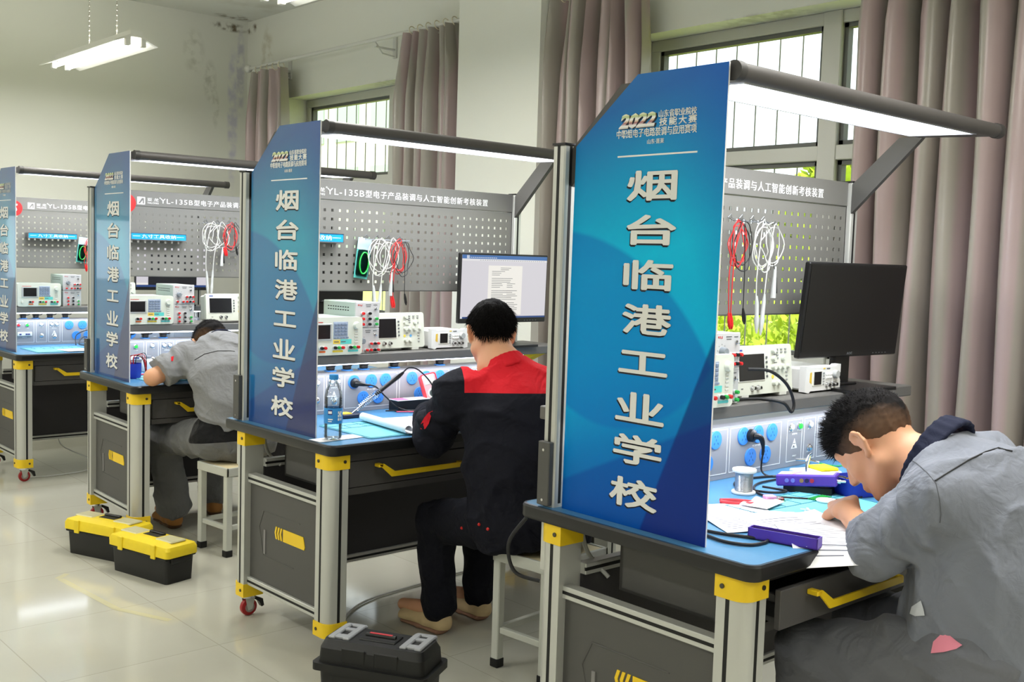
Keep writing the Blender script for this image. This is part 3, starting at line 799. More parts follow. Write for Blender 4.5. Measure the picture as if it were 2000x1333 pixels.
# ------------------------------------------------------------ banners
BAN = bpy.data.materials.new('printed_banner'); BAN.use_nodes = True
def banner_mat():
    nt, b = nodes(BAN); L = nt.links
    b.inputs['Roughness'].default_value = .35; b.inputs['Specular IOR Level'].default_value = .3; b.inputs['Coat Weight'].default_value = .8; b.inputs['Coat Roughness'].default_value = .06
    tc = nt.nodes.new('ShaderNodeTexCoord'); sx = nt.nodes.new('ShaderNodeSeparateXYZ'); L.new(tc.outputs['Object'], sx.inputs[0])
    def lin_(ay, az, c):      # ay*Y + az*Z + c
        m1 = nt.nodes.new('ShaderNodeMath'); m1.operation = 'MULTIPLY'; m1.inputs[1].default_value = ay; L.new(sx.outputs['Y'], m1.inputs[0])
        m2 = nt.nodes.new('ShaderNodeMath'); m2.operation = 'MULTIPLY_ADD'; m2.inputs[1].default_value = az; L.new(sx.outputs['Z'], m2.inputs[0]); L.new(m1.outputs[0], m2.inputs[2])
        m3 = nt.nodes.new('ShaderNodeMath'); m3.operation = 'ADD'; m3.inputs[1].default_value = c; L.new(m2.outputs[0], m3.inputs[0])
        return m3.outputs[0]
    ramp = nt.nodes.new('ShaderNodeValToRGB'); L.new(lin_(-.25, -.88, 1.0), ramp.inputs[0])
    e = ramp.color_ramp.elements
    e[0].position = 0; e[0].color = rgb(22, 92, 158); e[1].position = 1; e[1].color = rgb(22, 64, 140)
    for p, c in ((.16, (14, 134, 184)), (.35, (14, 166, 206)), (.55, (14, 156, 204)), (.74, (20, 112, 178)), (.88, (22, 84, 158))):
        k = e.new(p); k.color = rgb(*c)
    cur = ramp.outputs[0]
    def mix(f, col, amt):
        nonlocal cur
        mr = nt.nodes.new('ShaderNodeMapRange'); mr.inputs['From Min'].default_value = 0; mr.inputs['From Max'].default_value = .012; mr.inputs['To Max'].default_value = amt
        L.new(f, mr.inputs['Value'])
        mx = nt.nodes.new('ShaderNodeMix'); mx.data_type = 'RGBA'; L.new(mr.outputs[0], mx.inputs[0]); L.new(cur, mx.inputs[6]); mx.inputs[7].default_value = rgb(*col); cur = mx.outputs[2]
    def both(a, b_):
        m = nt.nodes.new('ShaderNodeMath'); m.operation = 'MINIMUM'; L.new(a, m.inputs[0]); L.new(b_, m.inputs[1]); return m.outputs[0]
    # facets printed on the sheet (object Y 0..0.48 towards the back, Z 0..1.12)
    mixf = lambda y, z: None
    mix(both(lin_(1.0, .72, -.46+.0), lin_(-1, 0, .10)), (22, 150, 200), .0)
    def disc(cy, cz, r):
        v = nt.nodes.new('ShaderNodeVectorMath'); v.operation = 'DISTANCE'; v.inputs[1].default_value = (0, cy, cz); L.new(tc.outputs['Object'], v.inputs[0])
        q = nt.nodes.new('ShaderNodeMath'); q.operation = 'SUBTRACT'; q.inputs[0].default_value = r; L.new(v.outputs['Value'], q.inputs[1]); return q.outputs[0]
    mix(both(disc(.546, .126, .620), disc(.316, .596, .3615)), (14, 98, 176), .62)
    mix(lin_(-.45, -1.0, .30), (18, 72, 150), .7)
    mix(lin_(-1.6, -.65, .33), (34, 36, 100), .75)
    rr = nt.nodes.new('ShaderNodeValToRGB'); L.new(lin_(-2.2, .9, -.32), rr.inputs[0])
    rr.color_ramp.elements[0].color = (0, 0, 0, 1); rr.color_ramp.elements[1].color = (1, 1, 1, 1)
    rr.color_ramp.elements[0].position = .1; rr.color_ramp.elements[1].position = .75
    mx = nt.nodes.new('ShaderNodeMix'); mx.data_type = 'RGBA'; L.new(rr.outputs[0], mx.inputs[0]); L.new(cur, mx.inputs[6]); mx.inputs[7].default_value = rgb(32, 84, 166); cur = mx.outputs[2]
    L.new(cur, b.inputs['Base Color'])
banner_mat()
FOAM = M('white_foam_board', (225, 226, 228), .7)
def make_banner():
    # origin at the lower front corner; Y to the back of the bench, Z up, printed face towards -X
    t = empty('hanging_banner')
    poly = [(0, 0), (0, 1.122), (.2735, 1.122), (.4776, .957), (.4776, 0)]
    m = MB(); m.prism(poly, 0, .0006, .006, FOAM); m.build('foam_board', t)
    m = MB(); m.prism(poly, 0, -.0002, .0008, BAN); m.build('printed_face', t)
    oy, oz = .1719, .78
    SILV = M('silver_grey_print', (226, 226, 224), .5); SH = M('black_shadow_print', (26, 30, 44), .6)
    def put(mb, st, y, z, w, h, mat, bold, x=-.0004, **k):
        mb.text(st, mat, w, h, FR((x, y-oy, z-oz), (0, -1, 0), (0, 0, 1)), .0012, bold, **k)
    for ch, y, z in zip('烟台临港工业学校', (.384, .380, .384, .382, .387, .391, .393, .400), (1.629, 1.521, 1.411, 1.302, 1.194, 1.082, .976, .866)):
        h = .056 if ch == '工' else .074
        l = MB()
        for dy, dz in ((0, 0), (.0032, 0), (-.0032, 0), (0, .002), (0, -.002)):
            put(l, ch, y+.0035+dy, z-.0045+dz, .152, h-.004, SH, 0, -.0002)
        for k, (dy, dz) in enumerate(((0, 0), (.0034, 0), (-.0034, 0), (.0017, .002), (-.0017, -.002), (-.0017, .002), (.0017, -.002))):
            put(l, ch, y+dy, z+dz, .152, h-.004, SILV, 0, -.0009-.00001*k)
        l.build('banner_character', t)
    l = MB(); 
    for dy, dz in ((-.0003, 0), (.0003, 0), (0, .0003)): put(l, '山东省职业院校', .3145+dy, 1.8+dz, .115, .017, WHITE, 0); put(l, '中职组电子电路装调与应用赛项', .381+dy, 1.7585+dz, .252, .021, WHITE, 0)
    for dy, dz in ((-.0006, 0), (.0006, 0), (0, .0005), (0, -.0005)): put(l, '技能大赛', .3125+dy, 1.781+dz, .113, .020, WHITE, 0, space=1.3)
    put(l, '山东·蓬莱', .379, 1.7355, .053, .012, WHITE, 0)
    l.box((-.0012, .250-oy, 1.7012-oz), (-.0002, .501-oy, 1.7052-oz), WHITE); l.build('event_lettering', t)
    g = bpy.data.materials.get('metallic_rainbow_print') or M('metallic_rainbow_print', (220, 210, 190), .3)
    nt, b = nodes(g); tc = nt.nodes.new('ShaderNodeTexCoord'); s = nt.nodes.new('ShaderNodeSeparateXYZ'); nt.links.new(tc.outputs['Object'], s.inputs[0])
    mr = nt.nodes.new('ShaderNodeMapRange'); mr.inputs['From Min'].default_value = .990; mr.inputs['From Max'].default_value = 1.027; nt.links.new(s.outputs['Z'], mr.inputs['Value'])
    rp = nt.nodes.new('ShaderNodeValToRGB'); nt.links.new(mr.outputs[0], rp.inputs[0]); e = rp.color_ramp.elements
    e[0].color = rgb(190, 186, 180); e[1].color = rgb(236, 238, 214)
    for p, c in ((.2, (240, 240, 240)), (.38, (150, 70, 84)), (.48, (214, 190, 160)), (.62, (244, 244, 244)), (.8, (170, 190, 120))):
        k = e.new(p); k.color = rgb(*c)
    nt.links.new(rp.outputs[0], b.inputs['Base Color'])
    l = MB(); put(l, '2022', .437, 1.7875, .120, .037, SH, .06, -.0002, shear=.25); put(l, '2022', .441, 1.789, .120, .037, g, .05, -.0009, shear=.25); l.build('year_lettering', t)
    return t
nb = make_banner()
BL = ['large blue school banner on the nearest workbench', 'blue school banner on the second workbench, beside the water bottle', 'blue school banner on the third workbench, shiny with glare', 'blue school banner at the far left edge, partly cut off']
for i in range(4):
    o = nb if i == 0 else copy_tree(nb)
    if i == 0: first_ban = []
    first_ban.append(o)
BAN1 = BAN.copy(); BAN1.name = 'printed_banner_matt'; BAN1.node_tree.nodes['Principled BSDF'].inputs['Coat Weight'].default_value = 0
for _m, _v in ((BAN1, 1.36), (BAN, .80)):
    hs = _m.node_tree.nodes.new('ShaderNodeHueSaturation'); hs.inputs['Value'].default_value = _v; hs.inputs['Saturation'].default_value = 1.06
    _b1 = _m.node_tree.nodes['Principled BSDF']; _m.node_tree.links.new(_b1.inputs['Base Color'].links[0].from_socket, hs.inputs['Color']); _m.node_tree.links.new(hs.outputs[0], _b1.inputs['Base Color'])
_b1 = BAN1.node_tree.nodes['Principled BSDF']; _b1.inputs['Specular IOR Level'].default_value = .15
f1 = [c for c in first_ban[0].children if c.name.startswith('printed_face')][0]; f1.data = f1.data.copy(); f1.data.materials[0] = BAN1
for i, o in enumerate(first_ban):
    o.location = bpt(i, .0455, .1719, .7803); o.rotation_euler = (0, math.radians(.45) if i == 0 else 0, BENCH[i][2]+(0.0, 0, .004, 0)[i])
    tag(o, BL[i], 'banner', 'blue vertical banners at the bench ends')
# ------------------------------------------------------------ instruments on the shelves
ZS = 1.0375
def place(o, i, x, y, z, rz=0.0):
    o.location = bpt(i, x, y, z); o.rotation_euler = (0, 0, BENCH[i][2]+rz); return o
FRONT = lambda x, z, y=0.0: FR((x, y, z), (1, 0, 0), (0, 0, 1))
def knob(mb, x, z, y, r, d, mat, r2=None, n=18):
    mb.lathe([(r*1.08, 0), (r*1.05, d*.25), (r2 or r*.85, d), (.0001, d)], mat, n, FRONT(x, z, y))
def terminal(x, z, y, col, parent, r=.0065, body=LGREY):
    m = MB(); T = FRONT(x, z, y)
    m.lathe([(r*1.25, 0), (r*1.2, .006), (r*.9, .007)], body, 12, T)
    m.lathe([(r*.95, .006), (r*.95, .016), (r*.8, .018), (.0001, .018)], col, 12, T)
    m.build('binding_post', parent)
INK = M('grey_print', (96, 98, 100), .6)
KEYB = M('blue_grey_key', (122, 136, 158), .5)
CYAN = M('cyan_print', (96, 206, 200), .5)
ORAN = M('orange_print', (232, 120, 60), .5)
YLAB = M('yellow_print', (238, 206, 70), .5)
def make_supply():
    t = empty('power_supply'); w, h, d = .262, .148, .27; x0 = -w/2
    m = MB(); m.box((x0, .012, .006), (w/2, d, h), LGREEN, .006)
    for k in range(9): m.box((x0-.0004, .05+k*.02, .04), (x0+.001, .06+k*.02, .11), SLOT)
    m.build('case', t)
    f = MB(); f.prism(rrect(x0-.004, .002, w/2+.004, h+.004, .014), 1, .0, .022, CREAM); F = f.build('front_panel', t)
    b = MB(); b.box((x0+.022, -.003, .060), (x0+.122, .002, .128), M('bezel_grey', (176, 178, 176), .5), .004); b.box((x0+.032, -.0036, .068), (x0+.112, -.0028, .122), SCREEN); b.build('screen', F)
    k = MB(); k.box((x0+.128, -.001, .066), (x0+.196, .001, .134), M('keypad_plate', (160, 172, 190), .5), .003); K = k.build('keypad', F)
    for r in range(4):
        for c in range(4):
            MB().box((x0+.132+c*.0155, -.004, .118-r*.0125), (x0+.145+c*.0155, .0, .128-r*.0125), KEYB, .0015).build('key', F)
    for c in range(5): MB().box((x0+.130+c*.0145, -.003, .068), (x0+.141+c*.0145, 0, .074), KEYB, .001).build('key', F)
    l = MB(); l.box((x0+.128, -.0006, .047), (x0+.160, .0, .062), YLAB, 0); l.box((x0+.162, -.0006, .045), (x0+.214, 0, .064), CYAN)
    for (a, c) in ((x0+.138, .0585), (x0+.17, .0585)): l.box((a-.006, -.001, c-.006), (a+.016, -.0004, c-.002), INK)
    l.box((x0+.024, -.0006, .131), (x0+.080, 0, .134), M('red_print', (190, 60, 60), .5))
    l.build('printed_labels', F)
    kb = MB(); knob(kb, w/2-.026, .118, 0, .0145, .014, CREAM); kb.build('dial', F)
    for i in range(5): MB().box((w/2-.034, -.002, .092-i*.011), (w/2-.018, .0, .098-i*.011), M('soft_key', (206, 208, 200), .5), .001).build('key', F)
    l = MB()
    for x, ww, c in ((x0+.078, .030, ORAN), (x0+.150, .050, YLAB), (x0+.222, .050, CYAN)): l.prism(rrect(x-ww/2, .013, x+ww/2, .021, .004), 1, -.0006, .0002, c)
    l.build('terminal_labels', F)
    for x, c in ((x0+.070, BLACK), (x0+.086, RED), (x0+.132, BLACK), (x0+.150, GREEN), (x0+.168, RED), (x0+.204, BLACK), (x0+.222, GREEN), (x0+.240, RED)): terminal(x, .032, 0, c, F)
    p = MB(); knob(p, x0+.026, .03, 0, .009, .005, CREAM); p.build('power_switch', F)
    for x in (x0+.04, w/2-.05):
        for y in (.01, d-.04): MB().box((x-.014, y, 0), (x+.014, y+.025, .008), M('grey_foot', (170, 178, 176), .6)).build('foot', t)
    return t
def make_box(kind):
    t = empty('signal_unit'); w, h, d = .116, .103, .24; x0 = -w/2
    m = MB(); m.box((x0, .006, .002), (w/2, d, h), LGREEN, .003)
    for r in (.034, .066, .078):
        for k in range(9): m.box((x0-.0004, .05+k*.018, r), (x0+.001, .061+k*.018, r+.004), SLOT)
    m.build('case', t)
    f = MB(); f.box((x0-.001, 0, 0), (w/2+.001, .008, h+.001), LGREY, .002); F = f.build('front_panel', t)
    l = MB(); l.text('KLJ', M('red_print', (190, 60, 60), .5), .020, .008, FRONT(x0+.020, h-.012, -.0002), .0006, .02); l.box((x0+.048, -.0005, h-.012), (x0+.074, 0, h-.009), INK); l.box((x0+.05, -.0005, h-.019), (x0+.072, 0, h-.016), INK); l.box((w/2-.03, -.0005, h-.013), (w/2-.012, 0, h-.010), INK)
    l.build('printed_labels', F)
    s = MB(); T = FRONT(w/2-.02, h-.027, 0); s.lathe([(.006, 0), (.006, .003), (.004, .004)], CHROME, 10, T); s.tube([(w/2-.02, -.003, h-.027), (w/2-.02, -.012, h-.030)], [.0015, .0022], CHROME, 6); s.build('toggle_switch', F)
    if kind == 'A':
        k = MB(); knob(k, x0+.030, h-.052, 0, .0125, .018, M('knob_grey', (128, 134, 140), .45), .010); k.build('dial', F)
        l = MB()
        for q in range(7):
            a = math.pi*(1.2-q*.23); l.box((x0+.030+.020*math.cos(a)-.0012, -.0005, h-.052+.020*math.sin(a)-.0012), (x0+.030+.020*math.cos(a)+.0012, 0, h-.052+.020*math.sin(a)+.0012), INK)
        l.build('dial_marks', F)
        for x, z, c in ((.072, .040, RED), (.090, .040, BLACK), (.107, .040, RED), (.020, .014, RED), (.052, .014, RED), (.072, .014, RED), (.090, .014, BLACK), (.107, .014, RED)): terminal(x0+x, z, 0, c, F, .0055)
    else:
        for z, cols in ((.058, (RED, BLACK)), (.036, (RED, BLACK, GREEN)), (.014, (RED, BLACK, GREEN))):
            for x, c in zip((.030, .062, .096), cols): terminal(x0+x, z, 0, c, F, .006)
    return t
def make_scope():
    t = empty('oscilloscope'); w, h, d = .300, .150, .09; x0 = -w/2
    T = Matrix.Rotation(-.10, 4, 'X')      # leans slightly back
    m = MB(); m.T = Matrix.Translation((0, .004, .012)) @ T
    m.box((x0+.006, .012, .004), (w/2-.006, d, h-.006), M('scope_back', (196, 198, 188), .5), .008)
    B = m.build('case', t)
    f = MB(); f.T = m.T; f.prism(rrect(x0, 0, w/2, h, .012), 1, 0, .022, CREAM); F = f.build('front_panel', t)
    def mk(): q = MB(); q.T = m.T; return q
    s = mk(); s.box((x0+.014, -.002, .040), (x0+.155, .002, .128), M('bezel_light', (232, 233, 224), .5), .003); s.box((x0+.020, -.0026, .044), (x0+.150, -.0018, .124), SCREEN); s.build('screen', F)
    for k in range(5): q = mk(); q.box((x0+.160, -.003, .108-k*.0145), (x0+.168, 0, .115-k*.0145), M('dark_key', (96, 98, 100), .5), .001); q.build('soft_key', F)
    for (x, z, r, c) in ((.198, .132, .0085, CREAM), (.198, .106, .0085, CREAM), (.198, .080, .009, CREAM), (.221, .080, .009, CREAM), (.246, .080, .009, CREAM), (.198, .030, .0085, CREAM), (.221, .030, .0085, CREAM), (.250, .106, .008, CREAM), (.275, .08, .007, CREAM)):
        q = mk(); knob(q, x0+x, z, 0, r, .012, c); q.build('dial', F)
    for x, z in ((.222, .135), (.222, .126), (.222, .117), (.244, .135), (.244, .126), (.266, .135), (.266, .126), (.222, .108), (.266, .106), (.208, .062), (.268, .062), (.268, .05), (.268, .038), (.268, .026)):
        q = mk(); q.box((x0+x-.005, -.003, z-.0025), (x0+x+.005, 0, z+.0025), M('mid_key', (150, 152, 150), .5), .001); q.build('push_key', F)
    for x, c in ((.194, YLAB), (.226, M('light_blue_print', (90, 160, 215), .5))):
        q = mk(); q.lathe([(.0055, 0), (.0055, .002), (.0001, .002)], c, 12, FRONT(x0+x, .050)); q.build('channel_key', F)
    for x in (.085, .115):
        q = mk(); q.lathe([(.0085, 0), (.0085, .003), (.006, .003), (.006, .014), (.0045, .014), (.0045, .004)], CHROME, 14, FRONT(x0+x, .020)); q.build('probe_socket', F)
    for xa, za, xb, zb_, c in ((.030, .019, .040, .022, INK), (.02, .134, .042, .139, M('blue_print', (60, 80, 160), .5)), (.205, .118, .22, .121, INK), (.205, .092, .22, .095, INK)): q = mk(); q.box((x0+xa, -.0006, za), (x0+xb, 0, zb_), c); q.build('printed_label', F)
    for x in (-1, 1): MB().box((x*.10-.02, .004, 0), (x*.10+.02, .085, .016), M('scope_foot', (214, 215, 206), .5), .003).build('foot', t)
    return t
def make_generator():
    t = empty('signal_generator'); w, h, d = .205, .088, .19; x0 = -w/2
    m = MB(); m.box((x0+.008, .014, .008), (w/2-.008, d, h-.006), M('white_case', (232, 232, 230), .45), .006); m.build('case', t)
    f = MB(); f.prism([(x0, .004), (x0+.02, .0), (x0+.03, .006), (w/2-.03, .006), (w/2-.02, 0), (w/2, .004), (w/2, .034), (w/2-.006, .044), (w/2-.006, .052), (w/2, .062), (w/2, h), (w/2-.02, h), (w/2-.03, h-.006), (x0+.03, h-.006), (x0+.02, h), (x0, h)], 1, 0, .024, M('white_case')); F = f.build('front_panel', t)
    s = MB(); s.box((x0+.038, -.002, .022), (x0+.094, .001, .072), M('bezel_light'), .003); s.box((x0+.046, -.0026, .026), (x0+.088, -.0018, .068), SCREEN); s.build('screen', F)
    l = MB(); l.prism([(x0+.022, .036), (x0+.034, .030), (x0+.034, .068), (x0+.024, .066)], 1, -.0006, 0, M('amber_print', (228, 190, 70), .5)); l.build('printed_label', F); MB().box((x0+.10, -.0006, .075), (x0+.112, 0, .079), YLAB).build('printed_label', F); MB().box((x0+.12, -.0006, .074), (x0+.14, 0, .078), INK).build('printed_label', F)
    for k in range(5): MB().box((x0+.099, -.003, .060-k*.009), (x0+.107, 0, .065-k*.009), M('mid_key'), .001).build('soft_key', F)
    for r in range(2):
        for c in range(3): MB().box((x0+.116+c*.0125, -.004, .054-r*.011), (x0+.127+c*.0125, 0, .063-r*.011), M('white_key', (246, 246, 240), .4), .0015).build('push_key', F)
    k = MB(); knob(k, x0+.170, .056, 0, .014, .013, M('bezel_grey')); k.build('dial', F)
    for x in (.122, .145, .167): q = MB(); q.lathe([(.008, 0), (.008, .003), (.006, .003), (.006, .014), (.0045, .014), (.0045, .004)], CHROME, 14, FRONT(x0+x, .024)); q.build('output_socket', F)
    return t
supplies = []; boxesA = []; boxesB = []; scopes = []; gens = []
P0, A0, B0, S0, G0 = make_supply(), make_box('A'), make_box('B'), make_scope(), make_generator()
def use(store, proto_):
    o = proto_ if not store else copy_tree(proto_)
    store.append(o); return o
wh = ['nearest bench, behind the large banner', 'second bench, behind the red-shouldered person', 'third bench', 'farthest bench']
for i, (px, bx, aup, sx, sy, py) in enumerate(((.425, .575, True, .832, .565, .49), (.325, .508, False, .690, .565, .49), (.272, .472, True, .764, .55, .505), (.292, .505, True, .80, .56, .505))):
    o = place(use(supplies, P0), i, px, py, ZS); tag(o, ['cream triple-output power supply mostly hidden by the large banner', 'cream power supply half hidden by the second banner', 'cream power supply with dark screen on the third bench shelf', 'cream power supply on the farthest bench shelf'][i], 'power supply', 'bench power supplies')
    for up, (st, pr, k) in enumerate(((boxesB, B0, 'B'), (boxesA, A0, 'A')) if aup else ((boxesA, A0, 'A'), (boxesB, B0, 'B'))):
        o = place(use(st, pr), i, bx, .525, ZS+up*.1055)
        tag(o, 'grey metal box with %s, %s of the pair on the %s' % ('a dial' if k == 'A' else 'socket rows', 'upper' if up else 'lower', ['nearest bench', 'second bench', 'third bench', 'farthest bench'][i]), 'signal box', 'stacked grey signal boxes')
    o = place(use(scopes, S0), i, sx, sy, ZS); tag(o, ['white oscilloscope with dark screen beside the black monitor', 'white oscilloscope on the second bench, left of the lit monitor', 'white oscilloscope on the third bench above the seated person', 'white oscilloscope on the farthest bench, cut by the third banner'][i], 'oscilloscope', 'oscilloscopes on the shelves')
for i, x, y in ((0, 1.135, .555), (1, .972, .56)):
    o = place(use(gens, G0), i, x, y, ZS); tag(o, ['small white signal generator between oscilloscope and black monitor', 'small white signal generator left of the lit monitor'][i], 'signal generator', 'small white generators')
# monitors
def make_monitor(kind):
    t = empty('computer_monitor'); w, h = .54, .316; z0 = .1075
    TI = Matrix.Translation((0, 0, z0)) @ Matrix.Rotation(.093 if kind == 'off' else .02, 4, 'X') @ Matrix.Translation((0, 0, -z0))
    def TB(): b_ = MB(); b_.T = TI; return b_
    m = TB(); m.box((-w/2, -.004, z0), (w/2, .018, z0+h), BLACK, .004); m.box((-w*.3, .015, z0+.05), (w*.3, .045, z0+h-.06), BLACK, .012); m.build('housing', t)
    if kind == 'off':
        s = TB(); s.box((-w/2+.008, -.0052, z0+.022), (w/2-.008, -.0038, z0+h-.008), M('switched_off_screen', (9, 8, 9), .35)); s.build('screen', t)
    else:
        s = TB()
        def E(n, c=(230, 236, 244), e=.85): return M(n, (12, 12, 12), .3, emit=c, est=e)
        s.box((-w/2+.008, -.0052, z0+.022), (w/2-.008, -.0038, z0+h-.008), E('page_grey_light', (226, 222, 230))); S = s.build('screen', t)
        q = TB(); y = -.0052
        def r(x0, z0_, x1, z1, c, d=.0003): q.box((-w/2+.008+x0*(w-.016), y-d, z0+.022+z0_*(h-.030)), (-w/2+.008+x1*(w-.016), y, z0+.022+z1*(h-.030)), c)
        if kind == 'document':
            r(0, .94, 1, 1, E('title_bar_blue', (70, 120, 190), .8)); r(.05, .945, .08, .995, E('tab_pale', (230, 236, 244))); r(.0, .905, 1, .94, E('ribbon', (238, 236, 240))); r(0, 0, 1, .028, E('status_blue', (52, 84, 150), .7)); r(0, 0, .02, .03, E('tab_pale'), .0005)
            for k in range(14): r(.09+k*.022, .955, .105+k*.022, .965, E('tab_pale'), .0005)
            for k in range(30): r(.2+k*.026, .918, .213+k*.026, .924, INK, .0005)
            r(.30, .05, .70, .84, E('page_white', (248, 244, 238), .9), .0005)
            rnd = random.Random(4)
            for k in range(26):
                z = .80-k*.028; a = .34 if k > 1 else .44; b_ = a+rnd.uniform(.08, .26)
                if k % 7 == 5: continue
                r(a, z, b_, z+.007, INK, .0008)
                if k > 8: r(.52, z, .52+rnd.uniform(.05, .14), z+.007, INK, .0008)
        else:
            r(.16, .05, .84, .9, M('dark_window', (28, 28, 34), .3)); r(0, 0, 1, .05, E('status_blue')); r(.0, .06, .16, .1, E('page_white', (248, 244, 238), .9)); r(.34, .42, .60, .47, E('page_white'), .0006); r(.34, .40, .6, .43, E('tab_pale'), .0007)
        q.build('screen_content', S)
    l = TB(); l.text('AOC', M('grey_print'), .03, .008, FRONT(0, z0+.012, -.0041), .0006, .02)
    for k in range(5): l.box((w/2-.14+k*.018, -.0046, z0+.008), (w/2-.134+k*.018, -.004, z0+.011), INK)
    l.build('bezel_marks', t)
    p = MB(); p.box((-.045, .022, .006), (.045, .046, z0+.14), BLACK, .006); p.build('stand_column', t)
    b = MB(); b.prism(rrect(-.135, -.11, .135, .065, .015), 2, 0, .010, BLACK); b.box((-.06, .0, .008), (.06, .06, .018), BLACK, .004); b.build('stand_base', t)
    return t
for i, kind, x, y, rz, lb in ((0, 'off', 1.321, .58, -.086, 'black switched-off monitor on the nearest bench shelf'), (1, 'document', 1.305, .585, 0, 'lit monitor showing a white document page'), (2, 'off', 1.36, .585, 0, 'dark monitor mostly hidden behind the second banner'), (3, 'desktop', 1.22, .585, 0, 'monitor with a dark window open, seen below the third tool board')):
    o = place(make_monitor(kind), i, x, y, ZS, rz); tag(o, lb, 'monitor')
    m = MB(); m.tube([Vector(p) for p in spline([(.05, .05, .25), (.09, .10, .16), (.14, .13, .06), (.12, .14, .004)], 6)], .003, BLACKM, 6); m.build('monitor_cable', o)
# ------------------------------------------------------------ hung on the tool boards
def wire(pts, r, mat, name, parent, n=6, k=8): return MB().tube(spline(pts, k), r, mat, n).build(name, parent)
HOOK = M('zinc_hook', (150, 155, 160), .3, .9)
WCAB = M('white_cable', (200, 200, 194), .5); RCAB = M('red_cable', (200, 38, 40), .45); KCAB = M('black_cable', (24, 24, 26), .5); PROBE = M('grey_probe', (186, 188, 186), .45)
def hook_rail(i, x0, x1, z, n):
    t = empty('hook_rail'); t.location = bpt(i, x0, .678, z); t.rotation_euler = (0, 0, BENCH[i][2])
    L = x1-x0
    MB().tube([(0, -.035, 0), (L, -.035, 0)], .002, HOOK, 6).build('rail_rod', t)
    for k in range(n):
        x = L*(k+.5)/n
        m = MB(); m.tube([(x-.010, .002, .010), (x, -.002, .022), (x+.010, .002, .010), (x+.010, -.02, .0), (x+.010, -.036, .0), (x+.010, -.039, .006)], .0012, HOOK, 6); m.tube([(x-.010, .002, .010), (x-.010, -.02, 0), (x-.010, -.036, 0), (x-.010, -.039, .006)], .0012, HOOK, 6); m.build('double_hook', t)
    return t
def coil(c, rx, rz, turns, r, mat, seed, tail, y=-.02):
    rnd = random.Random(seed); pts = []
    N = 12*turns
    for k in range(N+1):
        a = 2*math.pi*k/12+math.pi/2
        f = 1+.16*math.sin(k*.7+seed)
        pts.append((c[0]+rx*f*math.cos(a)+.004*rnd.gauss(0, 1), y+.004*math.sin(k*.9+seed)-.002*(k % 5), c[1]-rz+rz*f*math.sin(a)))
    return pts+[(p[0], p[1], p[2]) for p in tail]
def probe_set(i, x, z, lab, seed, L=.30):
    t = empty('oscilloscope_probe'); t.location = bpt(i, x, .655, z); t.rotation_euler = (0, 0, BENCH[i][2]); tag(t, lab, 'probe cable', 'coiled white probe cables')
    wire(coil((.0, .0), .045, .07, 3, .0028, WCAB, seed, [(-.03, -.03, -.12), (-.035, -.03, -L*.6), (-.028, -.03, -L)]), .0019, WCAB, 'cable', t, 6, 3)
    wire(coil((.05, .0), .05, .06, 2, .0028, WCAB, seed+1, [(.03, -.03, -.10), (.01, -.035, -L*.5), (.0, -.032, -L*.95)]), .0019, WCAB, 'cable', t, 6, 3)
    for a, b_ in (((-.03, -.03, -L*.72), (-.022, -.03, -L*1.1)), ((.004, -.035, -L*.7), (-.004, -.032, -L*1.12))):
        m = MB(); A, B = Vector(a), Vector(b_); m.tube([A, A.lerp(B, .2), A.lerp(B, .55), A.lerp(B, .6), A.lerp(B, .85), B], [.003, .0065, .0065, .0085, .006, .002], PROBE, 10); m.build('probe_body', t)
    m = MB(); m.tube([(.062, -.03, -.13), (.058, -.03, -.20), (.057, -.03, -.23)], [.004, .008, .009], PROBE, 10); m.build('probe_plug', t)
    wire([(.05, -.03, -.12), (.066, -.03, -.16), (.07, -.03, -.20)], .0014, KCAB, 'ground_lead', t)
    MB().tube([(.068, -.03, -.165), (.071, -.03, -.215)], [.003, .005], BLACK, 8).build('ground_clip', t)
    return t
def test_leads(i, x, z, lab, seed, L=.24):
    t = empty('test_lead_set'); t.location = bpt(i, x, .655, z); t.rotation_euler = (0, 0, BENCH[i][2]); tag(t, lab, 'test leads', 'red and black test leads')
    wire(coil((.0, 0), .035, .065, 3, .0022, RCAB, seed, [(-.025, -.03, -.12), (-.03, -.03, -L)]), .0018, RCAB, 'red_lead', t, 6, 3)
    wire(coil((.02, 0), .045, .07, 2, .0022, KCAB, seed+2, [(.03, -.03, -.12), (.032, -.03, -L*.95)]), .0016, KCAB, 'black_lead', t, 6, 3)
    wire([(.01, -.03, 0), (-.02, -.03, -.08), (-.045, -.03, -.15), (-.04, -.03, -L*1.0)], .0017, RCAB, 'red_lead', t)
    for a, c, n in (((-.03, -.03, -L), RED, 'red_clip'), ((.032, -.03, -L*.95), BLACK, 'black_clip'), ((-.04, -.03, -L*1.0), RED, 'red_clip')):
        m = MB(); m.tube([(a[0], a[1], a[2]+.005), (a[0]+.004, a[1], a[2]-.015), (a[0]+.008, a[1], a[2]-.034), (a[0]+.01, a[1], a[2]-.045)], [.003, .006, .006, .002], c, 8); m.build(n, t)
    return t
hr = hook_rail(0, .735, .965, 1.578, 4); tag(hr, 'zinc hook rail on the nearest tool board', 'hook rail', 'zinc hook rails')
hr = hook_rail(1, .571, .801, 1.503, 4); tag(hr, 'zinc hook rail on the second tool board', 'hook rail', 'zinc hook rails')
hr = hook_rail(2, .625, .835, 1.585, 3); tag(hr, 'zinc hook rail on the third tool board', 'hook rail', 'zinc hook rails')
probe_set(0, .875, 1.572, 'white probe cables hanging on the nearest tool board', 1, .31)
test_leads(0, .745, 1.572, 'red and black leads at the right edge of the large banner', 5, .28)
probe_set(1, .635, 1.498, 'white probe cables hanging on the second tool board', 9, .26)
test_leads(1, .735, 1.500, 'red and black leads on the second tool board', 12, .24)
